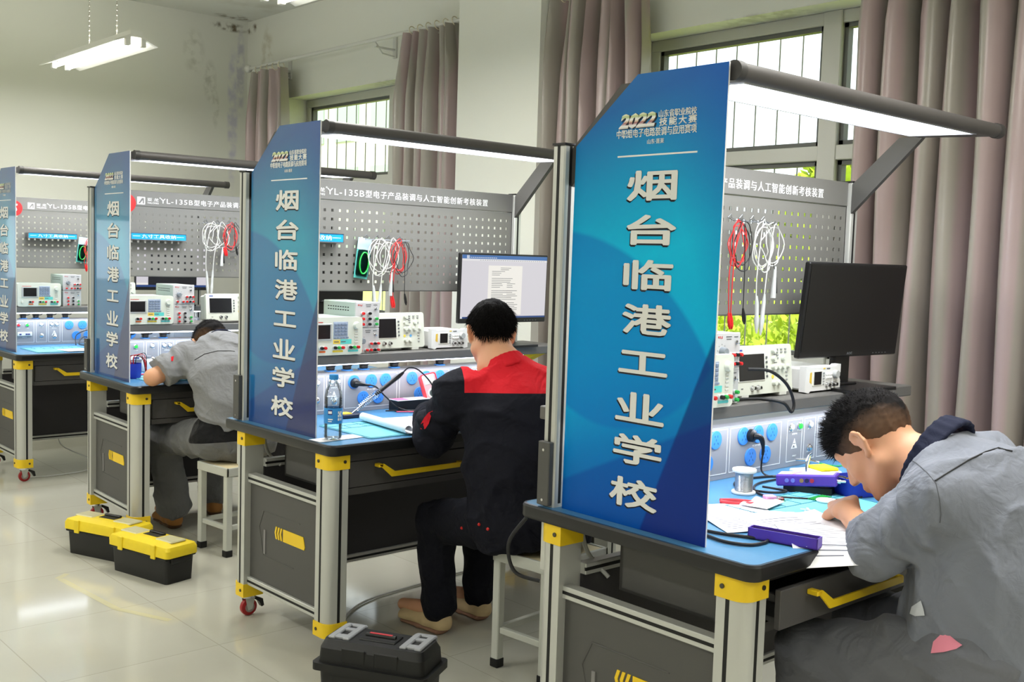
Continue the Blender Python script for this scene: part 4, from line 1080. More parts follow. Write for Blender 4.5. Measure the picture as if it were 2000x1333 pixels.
probe_set(2, .675, 1.580, 'white probe cables hanging on the third tool board', 15, .36)
test_leads(2, .785, 1.580, 'red and black leads on the third tool board', 21, .13)
test_leads(3, .665, 1.490, 'red and black leads on the farthest tool board', 23, .18)
def blister(i, x, z, lab, rot=0.12):
    t = empty('wire_pack'); t.location = bpt(i, x, .664, z); t.rotation_euler = (0, rot, BENCH[i][2]); tag(t, lab, 'wire pack', 'packs of green wire')
    m = MB(); m.box((-.032, .004, -.150), (.036, .006, .02), M('teal_card', (90, 190, 180), .5), .0008); m.box((-.032, .003, -.03), (.036, .0045, .02), M('pale_card', (176, 198, 206), .5)); m.build('backing_card', t)
    wire([(.022*math.cos(a), -.003-.001*k*.2, -.085+.045*math.sin(a)) for k, a in enumerate(np.linspace(0, 10*math.pi, 60))], .0028, M('bright_green_wire', (40, 200, 80), .4), 'wire_coil', t, 6, 2)
    m = MB(); m.prism(rrect(-.027, -.142, .031, -.03, .012), 1, -.012, .003, M('clear_blister', (235, 245, 245), .08, alpha=.3, trans=1.0, ior=1.05)); m.build('clear_blister', t)
blister(1, .583, 1.488, 'green wire pack hanging left of the white probe cables')
blister(3, .630, 1.475, 'green wire pack on the farthest tool board')
def tool_label(i, x0, x1, zc, lab):
    t = empty('tool_shelf'); t.location = bpt(i, (x0+x1)/2, .683, zc); t.rotation_euler = (0, 0, BENCH[i][2]); tag(t, lab, 'tool holder', 'blue lettered tool holders')
    w = x1-x0
    m = MB(); m.box((-w/2, -.055, -.016), (w/2, -.052, .016), M('bright_blue_plate', (20, 150, 215), .4)); F = m.build('front_plate', t)
    m = MB(); m.box((-w/2-.003, -.058, -.0205), (w/2+.003, 0, -.016), HOOK); m.box((-w/2-.003, -.058, .016), (w/2+.003, -.05, .0185), HOOK)
    for s in (-1, 1): m.box((s*(w/2+.001)-.002, -.055, -.018), (s*(w/2+.001)+.002, 0, .016), HOOK)
    m.build('metal_tray', t)
    m = MB(); [m.text('九寸工具收纳', WHITE, w*.62, .020, FR((d, -.0553-.00002*q, 0), (1, 0, 0), (0, 0, 1)), .0008, 0) for q, d in enumerate((0,))]
    for s in (-1, 1): m.box((s*w*.40-.022, -.0558, -.001), (s*w*.40+.018, -.055, .001), WHITE)
    m.build('lettering', F)
tool_label(1, .155, .452, 1.503, 'blue lettered tool holder cut off by the second banner')
tool_label(2, .226, .526, 1.500, 'blue lettered tool holder on the third tool board')
tool_label(3, .265, .572, 1.497, 'blue lettered tool holder on the farthest tool board')
def badge(i, x, z, num, lab):
    t = empty('number_badge'); t.location = bpt(i, x, .676, z); t.rotation_euler = (0, 0, BENCH[i][2]); tag(t, lab, 'badge', 'red numbered badges')
    MB().lathe([(.05, 0), (.05, .0014), (.0001, .0014)], M('badge_red', (214, 36, 38), .4), 28, FRONT(0, 0)).build('disc', t)
    m = MB(); m.text(num, WHITE, None, .056, FRONT(.0, 0, -.0015), .0008, .03, shear=.15); m.build('numeral', t)
badge(2, .218, 1.672, '6', 'red round badge with white 6 on the third board header')
badge(3, .192, 1.668, '5', 'red round badge with white 5 on the farthest board header')
t = empty('compact_disc'); t.location = bpt(2, .205, .676, 1.398); t.rotation_euler = (0, 0, BENCH[2][2]); tag(t, 'pale compact disc stuck on the third tool board', 'disc')
m = MB(); n = 32; T = FRONT(0, 0)
m.lathe([(.011, 0), (.034, 0), (.034, .0012), (.011, .0012), (.011, 0)], M('disc_pale', (214, 220, 206), .25), 32, T); m.build('disc', t)
MB().lathe([(.003, .0004), (.011, .0004), (.011, .0016), (.003, .0016)], M('disc_hub_dark', (80, 84, 80), .4), 20, T).build('disc_hub', t)
# ------------------------------------------------------------ plugs on the consoles, cables
def plug(i, x, y=.70, z=.9495, dx=.03, lab='', seed=0):
    t = empty('power_plug'); t.location = bpt(i, x, y, z); t.rotation_euler = (0, 0, BENCH[i][2]); tag(t, lab, 'plug', 'black plugs standing on the consoles')
    MB().lathe([(.026, 0), (.026, .003), (.024, .004), (.0001, .004)], SOCK, 20).build('socket_rim', t)
    m = MB(); m.box((-.016, -.014, .003), (.016, .014, .024), BLACK, .005); m.box((-.02, -.016, .018), (.02, .016, .030), BLACK, .005); m.build('plug_body', t)
    s = 1 if dx > 0 else -1
    wire([(s*.015, 0, .022), (s*.04, .005, .026), (dx, .02, .040), (dx*1.8, .055, .030)], .0032, KCAB, 'plug_cable', t)
n_ = 0
for i, xs in ((1, (.448, .53, .615, .775, 1.03)), (2, (.15, .235, .33, .43)), (3, (.12, .25, .33, .42, .52))):
    for j, x in enumerate(xs):
        plug(i, x, dx=.045 if j % 2 == 0 else .055, lab='black plug with cable standing on top of the %s socket console' % ['', 'second', 'third', 'farthest'][i])
def wall_plug(i, x, z, down, lab):
    t = empty('mains_plug'); t.location = bpt(i, x, .634, z); t.rotation_euler = (0, 0, BENCH[i][2]); tag(t, lab, 'plug')
    m = MB(); m.tube([(0, 0, 0), (0, -.012, 0), (0, -.018, 0)], [.021, .020, .012], BLACK, 16)
    m.tube(spline(down[:4], 5), [.012, .012, .011, .0105, .010, .0095, .009, .0085, .008, .007, .006, .0055, .005, .0048, .0045, .0042][:len(spline(down[:4], 5))], BLACK, 10); m.build('plug_body', t)
    wire(down[3:], .0032, KCAB, 'plug_cable', t)
wall_plug(0, .860, .907, [(0, -.014, 0), (.012, -.030, -.004), (.022, -.034, -.03), (.022, -.034, -.06), (.018, -.034, -.085), (.016, -.038, -.11), (.02, -.06, -.122), (.05, -.09, -.122), (.10, -.12, -.122)], 'black plug in the console of the nearest bench, cable hanging down')
wall_plug(1, .524, .903, [(0, -.014, 0), (.012, -.030, -.002), (.032, -.036, -.006), (.055, -.038, -.008), (.085, -.042, -.02), (.12, -.06, -.06), (.16, -.10, -.105), (.22, -.15, -.1195), (.32, -.16, -.1195), (.42, -.14, -.1195)], 'black plug in the console of the second bench, cable looping away')
t = empty('thick_black_cable'); tag(t, 'thick black cable looping in front of the oscilloscope on the nearest shelf', 'cable')
t.location = bpt(0, .70, .50, ZS)
MB().tube(spline([(-.03, .02, .10), (.03, -.015, .095), (.09, -.035, .055), (.125, -.04, .0), (.115, -.04, -.03), (.095, -.025, -.004), (.06, .02, .005), (-.0, .045, .006), (-.04, .05, .006)], 8), .0048, KCAB, 10).build('cable_run', t)
# ------------------------------------------------------------ things on the desks
ZT = .7812
def on(i, name, x, y, z, label, cat, group=None, rz=0.0):
    t = empty(name); t.location = bpt(i, x, y, z); t.rotation_euler = (0, 0, BENCH[i][2]+rz); tag(t, label, cat, group); return t
def sheet_geo(w, h, nx, ny, fz, thick=.0006):
    vs = []; fs = []
    for s in (0, 1):
        for j in range(ny+1):
            for i in range(nx+1):
                u, v = i/nx, j/ny; x, y, z = (u-.5)*w, (v-.5)*h, 0
                q = fz(u, v)
                vs.append((x+q[0], y+q[1], q[2]+thick*s))
    n = (nx+1)*(ny+1)
    for j in range(ny):
        for i in range(nx):
            a = j*(nx+1)+i
            fs.append((a, a+nx+1, a+nx+2, a+1)); fs.append((n+a, n+a+1, n+a+nx+2, n+a+nx+1))
    for i in range(nx):
        fs.append((i, i+1, n+i+1, n+i)); b = ny*(nx+1)+i; fs.append((b, n+b, n+b+1, b+1))
    for j in range(ny):
        a = j*(nx+1); fs.append((a, n+a, n+a+nx+1, a+nx+1)); b = a+nx; fs.append((b, b+nx+1, n+b+nx+1, n+b))
    return vs, fs
PAPER = M('white_paper', (240, 240, 244), .7)
PRINT = M('pencil_print', (112, 114, 128), .7)
def paper(i, x, y, w, h, rz, label, fz=lambda u, v: (0, 0, 0), z=0.0, lines=True, seed=0, nx=14, group='loose printed sheets'):
    t = on(i, 'paper_sheet', x, y, ZT+z, label, 'paper', group, rz)
    vs, fs = sheet_geo(w, h, nx, 16, fz); m = MB(); m.add(vs, fs, PAPER); m.build('sheet', t)
    if lines:
        rnd = random.Random(seed); m = MB()
        for k in range(14):
            v = .10+k*.055; u0 = .1; u1 = rnd.uniform(.45, .9)
            us = np.linspace(u0, u1, 8); pa = []; pb = []
            for u in us:
                q = fz(u, v); pa.append(((u-.5)*w+q[0], (v-.5)*h+q[1], q[2]+.0009)); q = fz(u, v+.012); pb.append(((u-.5)*w+q[0], (v+.012-.5)*h+q[1], q[2]+.0009))
            for a in range(7): m.add([pa[a], pa[a+1], pb[a+1], pb[a]], [(0, 1, 2, 3)], PRINT, None, False)
        m.build('printed_lines', t)
    return t
TEAL = M('teal_cutting_mat', (118, 196, 212), .5); TEALD = M('teal_mat_lines', (44, 138, 158), .5)
def mat_(i, x0, y0, x1, y1, label, rz=0):
    t = on(i, 'soldering_mat', (x0+x1)/2, (y0+y1)/2, ZT, label, 'mat', 'teal soldering mats', rz)
    w, h = x1-x0, y1-y0
    MB().prism(rrect(-w/2, -h/2, w/2, h/2, .015), 2, 0, .0022, TEAL).build('silicone_sheet', t)
    m = MB(); z0, z1 = .0022, .0032
    def ln(a, b, c, d): m.box((a, b, z0), (c, d, z1), TEALD)
    ln(-w/2+.006, h*.16, w/2-.006, h*.16+.003); ln(-w/2+.006, h*.33, w/2-.006, h*.33+.003); ln(-w/2+.006, h/2-.010, w/2-.006, h/2-.006); ln(-w/2+.006, -h/2+.006, w/2-.006, -h/2+.009)
    for k in range(7): x = -w/2+.006+(w-.012)*k/6; ln(x-.0015, h*.16, x+.0015, h/2-.006)
    for x in (-w/2+.006, w/2-.009): ln(x, -h/2+.006, x+.003, h/2-.006)
    m.build('moulded_ridges', t)
mat_(0, .42, .075, .84, .40, 'teal soldering mat under the parts on the nearest bench', -.06)
mat_(1, .20, .05, .64, .40, 'teal soldering mat with dark ridges on the second bench')
mat_(2, .13, .12, .52, .44, 'teal soldering mat beside the third banner')
mat_(3, .14, .07, .50, .42, 'teal soldering mat on the farthest bench')
# ---- nearest bench
SOLD = M('solder_wire', (180, 180, 180), .28, .85)
t = on(0, 'solder_spool', .618, .478, ZT, 'spool of silver solder wire with a white top on the nearest bench', 'solder spool')
m = MB(); m.lathe([(.022, .006), (.0255, .008), (.0255, .062), (.022, .064)], SOLD, 32)
for k in range(22): m.lathe([(.0255, .009+k*.0024), (.0262, .0102+k*.0024), (.0255, .0114+k*.0024)], SOLD, 24)
m.build('wound_solder', t)
WPL = M('white_plastic', (236, 236, 232), .4)
for a, b_ in ((0, .007), (.063, .072)): MB().lathe([(.008, a), (.034, a), (.035, a+.002), (.035, b_-.002), (.034, b_), (.008, b_), (.008, a)], WPL, 32).build('flange', t)
PURP = M('purple_plastic', (92, 60, 178), .4); PURPL = M('lilac_print', (196, 176, 226), .45)
t = on(0, 'pencil_box', .235, .082, ZT+.0015, 'purple open pencil box lying on the paper at the bench corner', 'pencil box', None, -1.33)
m = MB(); L, w, h = .172, .034, .026
m.box((-L/2, -w/2, 0), (L/2, w/2, .003), PURP); m.box((-L/2, -w/2, 0), (L/2, -w/2+.003, h), PURP); m.box((-L/2, w/2-.003, 0), (L/2, w/2, h), PURP); m.box((-L/2, -w/2, 0), (-L/2+.003, w/2, h), PURP); m.box((L/2-.003, -w/2, 0), (L/2, w/2, h), PURP); m.build('case', t)
m = MB(); m.box((-L/2+.003, -w/2+.003, .003), (L/2-.003, w/2-.003, h-.006), M('black_foam', (24, 22, 26), .9)); m.build('foam_insert', t)
m = MB(); m.box((-L*.36, -.004, h-.006), (L*.36, .006, h-.004), M('insert_slot', (10, 9, 11), .9)); m.build('pen_slot', t)
t = on(0, 'soldering_station', .792, .375, ZT, 'purple soldering controller with lilac striped top beside the solder spool', 'soldering station', None, -1.20)
# long case: X along its length, controls on the near side
m = MB(); L, w = .175, .060; Tt = Matrix.Translation((0, 0, .022)) @ Matrix.Rotation(-.10, 4, 'Y'); m.T = Tt
m.box((-L/2, -w/2, 0), (L/2, w/2, .034), PURP, .004); C_ = m.build('case', t)
m = MB(); m.T = Tt; m.box((-L/2+.006, -w/2+.006, .0335), (L/2-.01, w/2-.004, .0348), PURPL)
for k, c in enumerate(((238, 206, 90), (240, 240, 244), (238, 206, 90), (220, 120, 150))): m.prism([(-L/2+.012+k*.012, -w/2+.008), (-L/2+.018+k*.012, -w/2+.008), (-L/2+.034+k*.012, w/2-.006), (-L/2+.028+k*.012, w/2-.006)], 2, .0346, .0353, M('stripe_%d' % k, c, .5))
m.text('2020', WHITE, None, .010, Matrix.Translation((.035, .0, .035)), .0006, .02); m.build('printed_top', C_)
for x, c in ((-.055, (120, 130, 220)), (-.037, (120, 130, 220)), (-.012, (150, 120, 80)), (.003, (40, 30, 80)), (.018, (190, 50, 70))):
    m = MB(); m.T = Tt; m.lathe([(.0062, 0), (.006, .003), (.0001, .003)], M('control_%d_%d' % (c[0], c[1]), c, .4), 14, FRONT(x, .017, -w/2)); m.build('push_button', C_)
m = MB(); m.box((-L/2+.02, -w/2+.006, 0), (L/2-.015, w/2-.006, .022), BLACK, .002); m.build('base', t)
m = MB(); m.T = Tt; m.cyl((L/2, .010, .018), (L/2+.012, .010, .018), .009, BLACK, 14); m.cyl((L/2+.012, .010, .018), (L/2+.020, .010, .018), .007, BLACK, 14); m.build('handle_socket', C_)
m = MB(); m.T = Tt; m.cyl((L/2, -.014, .014), (L/2+.010, -.014, .014), .007, CHROME, 14); m.cyl((L/2+.01, -.014, .014), (L/2+.024, -.014, .014), .0045, CHROME, 12); m.build('metal_connector', C_)
NAVY = M('royal_blue_plastic', (38, 56, 176), .4)
t = on(0, 'parts_bin', .885, .275, ZT, 'royal blue parts bin holding brass pins in front of the person in grey', 'parts bin', None, -.25)
m = MB(); b0, b1 = .056, .066
P = [(-.07, -.055), (.07, -.055), (.075, .055), (-.075, .055)]
def ringwall(mb, lo, hi, h, th, mat):
    n = len(lo); vs = [(x, y, 0) for x, y in lo]+[(x, y, h) for x, y in hi]+[(x*(1-th), y*(1-th), h) for x, y in hi]+[(x*(1-th), y*(1-th), .003) for x, y in lo]
    fs = [(k*n+a, k*n+(a+1) % n, (k+1)*n+(a+1) % n, (k+1)*n+a) for k in range(3) for a in range(n)]
    fs += [tuple(range(n-1, -1, -1)), tuple(3*n+a for a in range(n))]
    mb.add(vs, fs, mat, None, False)
ringwall(m, [(-.055, -.042), (.055, -.042), (.055, .042), (-.055, .042)], [(-.066, -.052), (.066, -.052), (.066, .052), (-.066, .052)], .055, .06, NAVY); m.box((-.05, .006, .003), (.05, .010, .045), NAVY); m.build('bin', t)
rnd = random.Random(5); m = MB()
for k in range(60):
    c = Vector((rnd.uniform(-.045, .045), rnd.uniform(.014, .04), .030+rnd.uniform(0, .016))); d = Vector((rnd.gauss(0, 1), rnd.gauss(0, 1), rnd.gauss(0, .4))).normalized()*.008
    m.tube([c-d, c+d], .0012, M('brass_pin', (206, 168, 70), .3, .8), 5)
o = m.build('brass_pins'); o.location = t.location; o.rotation_euler = t.rotation_euler; tag(o, 'heap of brass pins lying in the royal blue bin', 'pins', None, 'stuff')
t = on(0, 'soldering_iron_stand', 1.03, .50, ZT, 'white soldering iron stand with a yellow sponge and wire holder', 'iron stand', None, -.35)
m = MB(); m.box((-.07, -.045, 0), (.07, .045, .020), M('stand_white', (220, 222, 224), .4), .004); m.build('base', t)
MB().box((-.005, -.038, .018), (.062, .036, .030), M('yellow_sponge', (238, 224, 40), .9, bump=.4, bscale=300), .004).build('sponge', t)
m = MB(); m.tube([(-.06, -.03, .02), (-.06, -.028, .055), (-.045, -.02, .070), (-.02, .0, .072), (-.01, .02, .06), (-.01, .03, .02)], .003, CHROME, 8); m.build('wire_holder', t)
t = empty('ground_lead'); t.location = bpt(0, 1.118, .632, .803); tag(t, 'green earth lead with chrome clip in the nearest console', 'lead')
m = MB(); m.tube([(0, 0, 0), (.02, -.03, .002), (.045, -.06, -.006)], [.004, .006, .004], CHROME, 8); m.build('crocodile_clip', t)
MB().tube(spline([(.04, -.055, -.005), (.10, -.085, -.018), (.16, -.095, -.0195), (.24, -.09, -.0195)], 6), .0022, M('green_wire', (40, 176, 90), .4), 6).build('green_wire', t)
RIMD = M('fuzzy', (0, 0, 0))
def cable(i, name, pts, r, label, mat=KCAB, group='black cables on the nearest bench'):
    t = empty(name); t.location = bpt(i, 0, 0, 0); t.rotation_euler = (0, 0, BENCH[i][2]); tag(t, label, 'cable', group)
    MB().tube(spline(pts, 10), r, mat, 8).build('cable_run', t); return t
Zc = ZT+.0036
cable(0, 'iron_cable', [(.84, .30, ZT+.035), (.86, .24, Zc), (.76, .26, Zc), (.66, .36, Zc), (.63, .42, Zc), (.70, .50, Zc), (.80, .53, Zc), (.95, .50, Zc), (1.02, .36, Zc), (.98, .31, Zc)], .0033, 'black cable winding around the purple soldering controller')
cable(0, 'mains_cable', [(.965, .527, Zc), (.86, .575, Zc), (.74, .585, Zc), (.66, .53, Zc), (.66, .42, Zc+.004), (.72, .40, Zc+.004), (.70, .47, Zc+.007)], .0036, 'black cable coiled between solder spool and soldering controller')
cable(0, 'desk_cable', [(.16, .46, Zc), (.19, .38, Zc), (.16, .30, Zc), (.17, .22, Zc), (.20, .155, Zc), (.215, .13, Zc+.001)], .0042, 'thick black cable running from behind the large banner to the paper')
cable(0, 'desk_cable', [(.10, .40, Zc), (.13, .27, Zc), (.115, .17, Zc), (.14, .115, Zc), (.19, .105, Zc), (.225, .12, Zc)], .0042, 'second thick black cable looping beside the large banner')
paper(0, .36, .30, .21, .297, -.5, 'printed sheet half hidden behind the large banner edge', lambda u, v: (0, 0, .004*math.sin(3*u+2*v)**2), .001, seed=1)
def fz_hang(u, v):
    # runs over the front edge of the bench and droops
    y = (v-.5)*.297
    s = max(0, -.055-y)
    return (0, .35*s, -.95*s + .006*math.sin(5*u)*(1-v) + .003)
paper(0, .40, .115, .25, .297, -.35, 'large sheet under the pencil box, drooping over the bench edge', lambda u, v: (0, 0, .004+.010*max(0, v-.75)/.25*math.sin(4*u)**2), .0015, seed=2)
t_ = paper(0, .345, .03, .21, .25, -.75, 'sheet under the elbow of the person in grey, corner hanging down', lambda u, v: (0, (max(0, .25-v)*.06), .006-.9*max(0, .22-v)*.25*max(0, 1-u*.4)), .002, seed=3)
paper(0, .52, .345, .12, .08, .2, 'white plastic bag scrap beside the solder spool', lambda u, v: (0, 0, .006*math.sin(9*u)*math.sin(7*v)+.007), .002, False)
t = on(0, 'red_pliers', .485, .398, ZT, 'red and white plastic tool lying by the solder spool', 'tool', None, -.9)
m = MB(); R2 = M('red_grip', (214, 60, 70), .4)
for s in (-1, 1): m.tube(spline([(.05, s*.004, .006), (.02, s*.016, .006), (-.02, s*.018, .006), (-.05, s*.008, .006)], 6), [.0055]*19, R2, 8)
m.build('handles', t); m = MB(); m.tube([(.048, 0, .006), (.065, 0, .006), (.085, 0, .005)], [.008, .006, .002], WPL, 8); m.build('jaws', t)
t = on(0, 'circuit_board', .60, .37, ZT, 'small circuit board with a pink module near the solder spool', 'circuit board', None, -.5)
MB().box((-.035, -.02, .002), (.035, .02, .0036), M('green_pcb', (30, 130, 90), .4)).build('board', t)
MB().box((-.022, -.014, .0036), (.010, .012, .016), M('pink_module', (238, 160, 206), .45), .002).build('module', t)
rnd = random.Random(9)
for k in range(9): MB().box((.012+rnd.uniform(0, .02), -.016+k*.0036, .0036), (.018+rnd.uniform(0, .02), -.0135+k*.0036, .008), rnd.choice((BLACK, RED, LGREY))).build('component', t)
t = on(0, 'wire_bundle', .735, .30, ZT+.003, 'flat patch of green wires on the teal mat', 'wires')
m = MB()
for k in range(5): m.tube(spline([(-.04, -.012+k*.006, .002), (0, -.006+k*.004, .004), (.04, -.014+k*.007, .002)], 5), .0016, GREEN, 5)
m.build('green_wires', t)
t = on(0, 'clear_lid', .715, .265, ZT+.003, 'round pale plastic lid on the teal mat', 'lid'); MB().lathe([(.0001, 0), (.028, 0), (.030, .004), (.028, .006), (.0001, .004)], M('milky_plastic', (226, 236, 234), .3), 24).build('disc', t)
rnd = random.Random(13)
for k in range(11):
    t = on(0, 'paper_scrap', .535+rnd.uniform(-.045, .05), .225+rnd.uniform(-.03, .025), ZT+.0032+k*.0003, 'white paper scrap in the litter on the teal mat', 'scrap', 'white scraps on the teal mat', rnd.uniform(0, 3))
    MB().box((-.011, -.003, 0), (.011, .003, .0012), PAPER, .0003).build('strip', t)
# ---- second bench
CLEAR = glassy('clear_bottle_plastic', (251, 254, 255), .03)
WATER = glassy('clear_water', (247, 252, 254), .0)
t = on(1, 'water_bottle', .085, .118, ZT+.0016, 'clear water bottle with blue cap and label beside the second banner', 'bottle')
prof = [(.0001, .004), (.022, .0), (.030, .004), (.0325, .014), (.0305, .020), (.0325, .028), (.0305, .034), (.0325, .042), (.0310, .048), (.0325, .056), (.0325, .115), (.0305, .120), (.0325, .126), (.0320, .15), (.028, .175), (.018, .198), (.0135, .206), (.0135, .214)]
MB().lathe(prof, CLEAR, 32).build('bottle_body', t)
MB().lathe([(.0001, .212), (.016, .212), (.0165, .226), (.0155, .230), (.0001, .231)], M('light_blue_cap', (40, 140, 215), .4), 24).build('cap', t)
lb_ = M('blue_bottle_label', (46, 140, 214), .4)
m = MB(); m.lathe([(.0329, .058), (.0331, .059), (.0331, .112), (.0329, .113)], lb_, 32)
def arc(a0, a1, z0, z1, mat, r=.0334):
    A = np.linspace(a0, a1, 8); vs = [(r*math.cos(a), r*math.sin(a), z) for z in (z0, z1) for a in A]
    m.add(vs, [(k, k+1, 8+k+1, 8+k) for k in range(7)], mat)
arc(-2.75, -2.25, .090, .108, M('label_navy', (40, 50, 130), .4)); arc(-2.70, -2.3, .094, .103, WHITE, .0337); arc(-2.72, -2.2, .072, .076, WHITE); arc(-2.72, -2.3, .065, .068, WHITE)
for (a, z) in ((-1.55, .086), (-1.25, .086), (-1.55, .098), (-1.25, .098), (-1.4, .092), (-1.55, .074), (-1.25, .074)): arc(a-.10, a+.10, z-.0045, z+.0045, WHITE, .0337)
m.build('label', t)
MB().lathe([(.0001, .006), (.029, .006), (.0285, .150), (.0001, .150)], WATER, 24).build('water', t)
paper(1, .115, .125, .21, .07, .06, 'narrow slip of paper under the water bottle', lambda u, v: (0, 0, .0004), .0, False)
t = on(1, 'soldering_iron', .425, .52, ZT, 'soldering iron standing in a spring holder on the second bench', 'soldering iron', None, .0)
MB().box((-.05, -.03, 0), (.05, .03, .016), M('dark_blue_base', (36, 40, 62), .4), .003).build('base', t)
MB().box((-.045, -.022, .014), (.0, .02, .020), M('yellow_pad', (236, 196, 60), .9), .002).build('sponge', t)
d = Vector((.72, .06, .40)).normalized(); o_ = Vector((.02, .0, .02))
m = MB(); u_ = d.cross(Vector((0, 0, 1))).normalized(); v_ = d.cross(u_); pts = []
for k in range(14*8+1):
    s = k/(14*8); a = 2*math.pi*k/8; pts.append(o_+d*(.02+.13*s)+(u_*math.cos(a)+v_*math.sin(a))*(.010+.006*s))
m.tube(pts, .0014, CHROME, 5); m.build('spring', t)
m = MB(); m.tube([o_-d*.01, o_+d*.03, o_+d*.14], [.0015, .003, .0035], CHROME, 8); m.build('iron_tip', t)
m = MB(); m.tube([o_+d*.13, o_+d*.15, o_+d*.18, o_+d*.27, o_+d*.30], [.006, .010, .009, .0105, .006], BLACK, 12); m.build('grip', t)
e_ = o_+d*.30
MB().tube(spline([e_, e_+d*.04, e_+Vector((.08, -.01, .005)), e_+Vector((.13, -.04, -.06)), e_+Vector((.15, -.08, -.16)), e_+Vector((.15, -.10, .0036-e_.z)), e_+Vector((.26, -.10, .0036-e_.z))], 8), .0033, KCAB, 8).build('iron_cable', t)
t = on(1, 'cardboard_box', .765, .565, ZT, 'low black and white box in front of the red multimeter', 'box', None, -.05)
MB().box((-.085, -.035, 0), (.085, .035, .045), BLACK, .001).build('carton', t)
m = MB(); m.box((-.0855, -.0355, .045), (.0855, .0355, .048), WPL, .001); m.box((-.084, -.034, .0478), (-.02, .034, .0484), M('pink_print', (226, 110, 150), .5)); m.build('lid', t)
t = on(1, 'multimeter', .875, .520, ZT+.0, 'red handheld multimeter propped upright on the second bench', 'multimeter', None, -.40)
Tm = Matrix.Rotation(-.35, 4, 'X') @ Matrix.Rotation(.32, 4, 'Y') if 0 else Matrix.Translation((0, 0, .012)) @ Matrix.Rotation(-.32, 4, 'X') @ Matrix.Rotation(-.22, 4, 'Y')
m = MB(); m.T = Tm; m.prism(rrect(-.037, 0, .037, .150, .012), 1, 0, .032, M('coral_red', (226, 62, 70), .4)); C_ = m.build('holster', t)
m = MB(); m.T = Tm; m.prism(rrect(-.030, .006, .030, .144, .008), 1, -.002, .003, M('pale_pink_face', (240, 190, 196), .4)); m.build('face', t)
m = MB(); m.T = Tm; m.box((-.024, -.003, .100), (.024, 0, .136), M('lcd_pale', (226, 222, 214), .3), .002); m.build('display', t)
m = MB(); m.T = Tm; m.lathe([(.023, .0), (.023, .003), (.0001, .003)], WPL, 24, FRONT(0, .060, -.002)); m.lathe([(.016, .003), (.015, .008), (.0001, .008)], M('meter_dial', (52, 66, 64), .4), 20, FRONT(0, .060, -.002)); m.box((-.002, -.0125, .050), (.002, -.009, .072), WHITE); m.build('rotary_switch', t)
m = MB(); m.T = Tm; m.lathe([(.007, 0), (.007, .004), (.0001, .004)], YEL, 14, FRONT(-.004, .024, -.002)); m.build('yellow_socket', t)
cable(1, 'meter_lead', [(.90, .50, ZT+.02), (.86, .46, ZT+.004), (.76, .47, ZT+.004), (.70, .50, ZT+.004), (.66, .52, ZT+.004)], .0028, 'pink test lead lying before the low box', M('pink_lead', (230, 80, 110), .4), 'leads on the second bench')
cable(1, 'meter_lead', [(.89, .50, ZT+.02), (.85, .44, ZT+.004), (.74, .50, ZT+.0075), (.64, .57, ZT+.004)], .0026, 'black test lead lying before the low box', KCAB, 'leads on the second bench')
def roll(u, v):
    # the left edge of the sheet curls over into a tube
    u0 = .22; r = .015
    if u >= u0: return (0, 0, .003+.006*math.sin(2.5*v)*(1-u))
    L = (u0-u)*.42; a = min(L/r, 5.2)
    return (L-r*math.sin(a), 0, r*(1-math.cos(a))+.003)
paper(1, .500, .205, .42, .36, -.12, 'large white sheet with a curled end in front of the red-shouldered person', roll, .0025, False, nx=64)
paper(1, .62, .20, .21, .297, -.6, 'sheet of paper under the arms of the red-shouldered person', lambda u, v: (0, 0, .002+.003*u), .004, True, 7)
# ---- third bench
t = on(2, 'glue_jar', .305, .60, ZT, 'white plastic jar with dark lid on the third bench', 'jar')
MB().lathe([(.0001, 0), (.029, 0), (.031, .004), (.031, .052), (.026, .062), (.020, .066), (.020, .070)], M('milk_white_jar', (236, 240, 242), .35), 24).build('jar_body', t)
MB().lathe([(.0001, .068), (.019, .068), (.019, .082), (.0001, .083)], M('grey_lid', (150, 150, 156), .4), 20).build('jar_lid', t)
t = on(2, 'tool_tub', .128, .335, ZT, 'dark blue tub with red and black wires behind the third banner', 'tub')
MB().lathe([(.0001, 0), (.034, 0), (.038, .01), (.040, .075), (.038, .075), (.036, .012), (.0001, .006)], NAVY, 24).build('tub', t)
for k in range(7):
    a = k*.9; c = RCAB if k % 3 else KCAB
    MB().tube(spline([(.01*math.cos(a), .01*math.sin(a), .05), (.02*math.cos(a), .02*math.sin(a), .11), (.05+.01*math.cos(a), -.01+.012*math.sin(a), .085+.006*k), (.06, -.02+.01*math.sin(a), .02), (.055+.005*k, -.03, .004)], 6), .0018, c, 6).build('loose_wire', t)
t = on(2, 'pink_pen', .22, .42, ZT+.003, 'pink pen lying beside the white jar', 'pen', None, .4); MB().tube([(-.06, 0, .004), (.05, 0, .004), (.065, 0, .004)], [.004, .004, .001], M('pink_barrel', (224, 70, 110), .4), 8).build('barrel', t)
# ---- farthest bench
paper(3, .43, .14, .25, .16, .1, 'sheet of paper at the front of the farthest bench', lambda u, v: (0, 0, .002), .003, False)
cable(3, 'coiled_lead', [(.52, .50, Zc), (.56, .60, ZT+.06), (.64, .60, ZT+.09), (.70, .54, ZT+.05), (.66, .45, Zc), (.58, .44, Zc), (.54, .50, Zc+.006), (.60, .56, ZT+.05), (.68, .52, Zc)], .0035, 'black lead looped up on the farthest bench', KCAB, None)

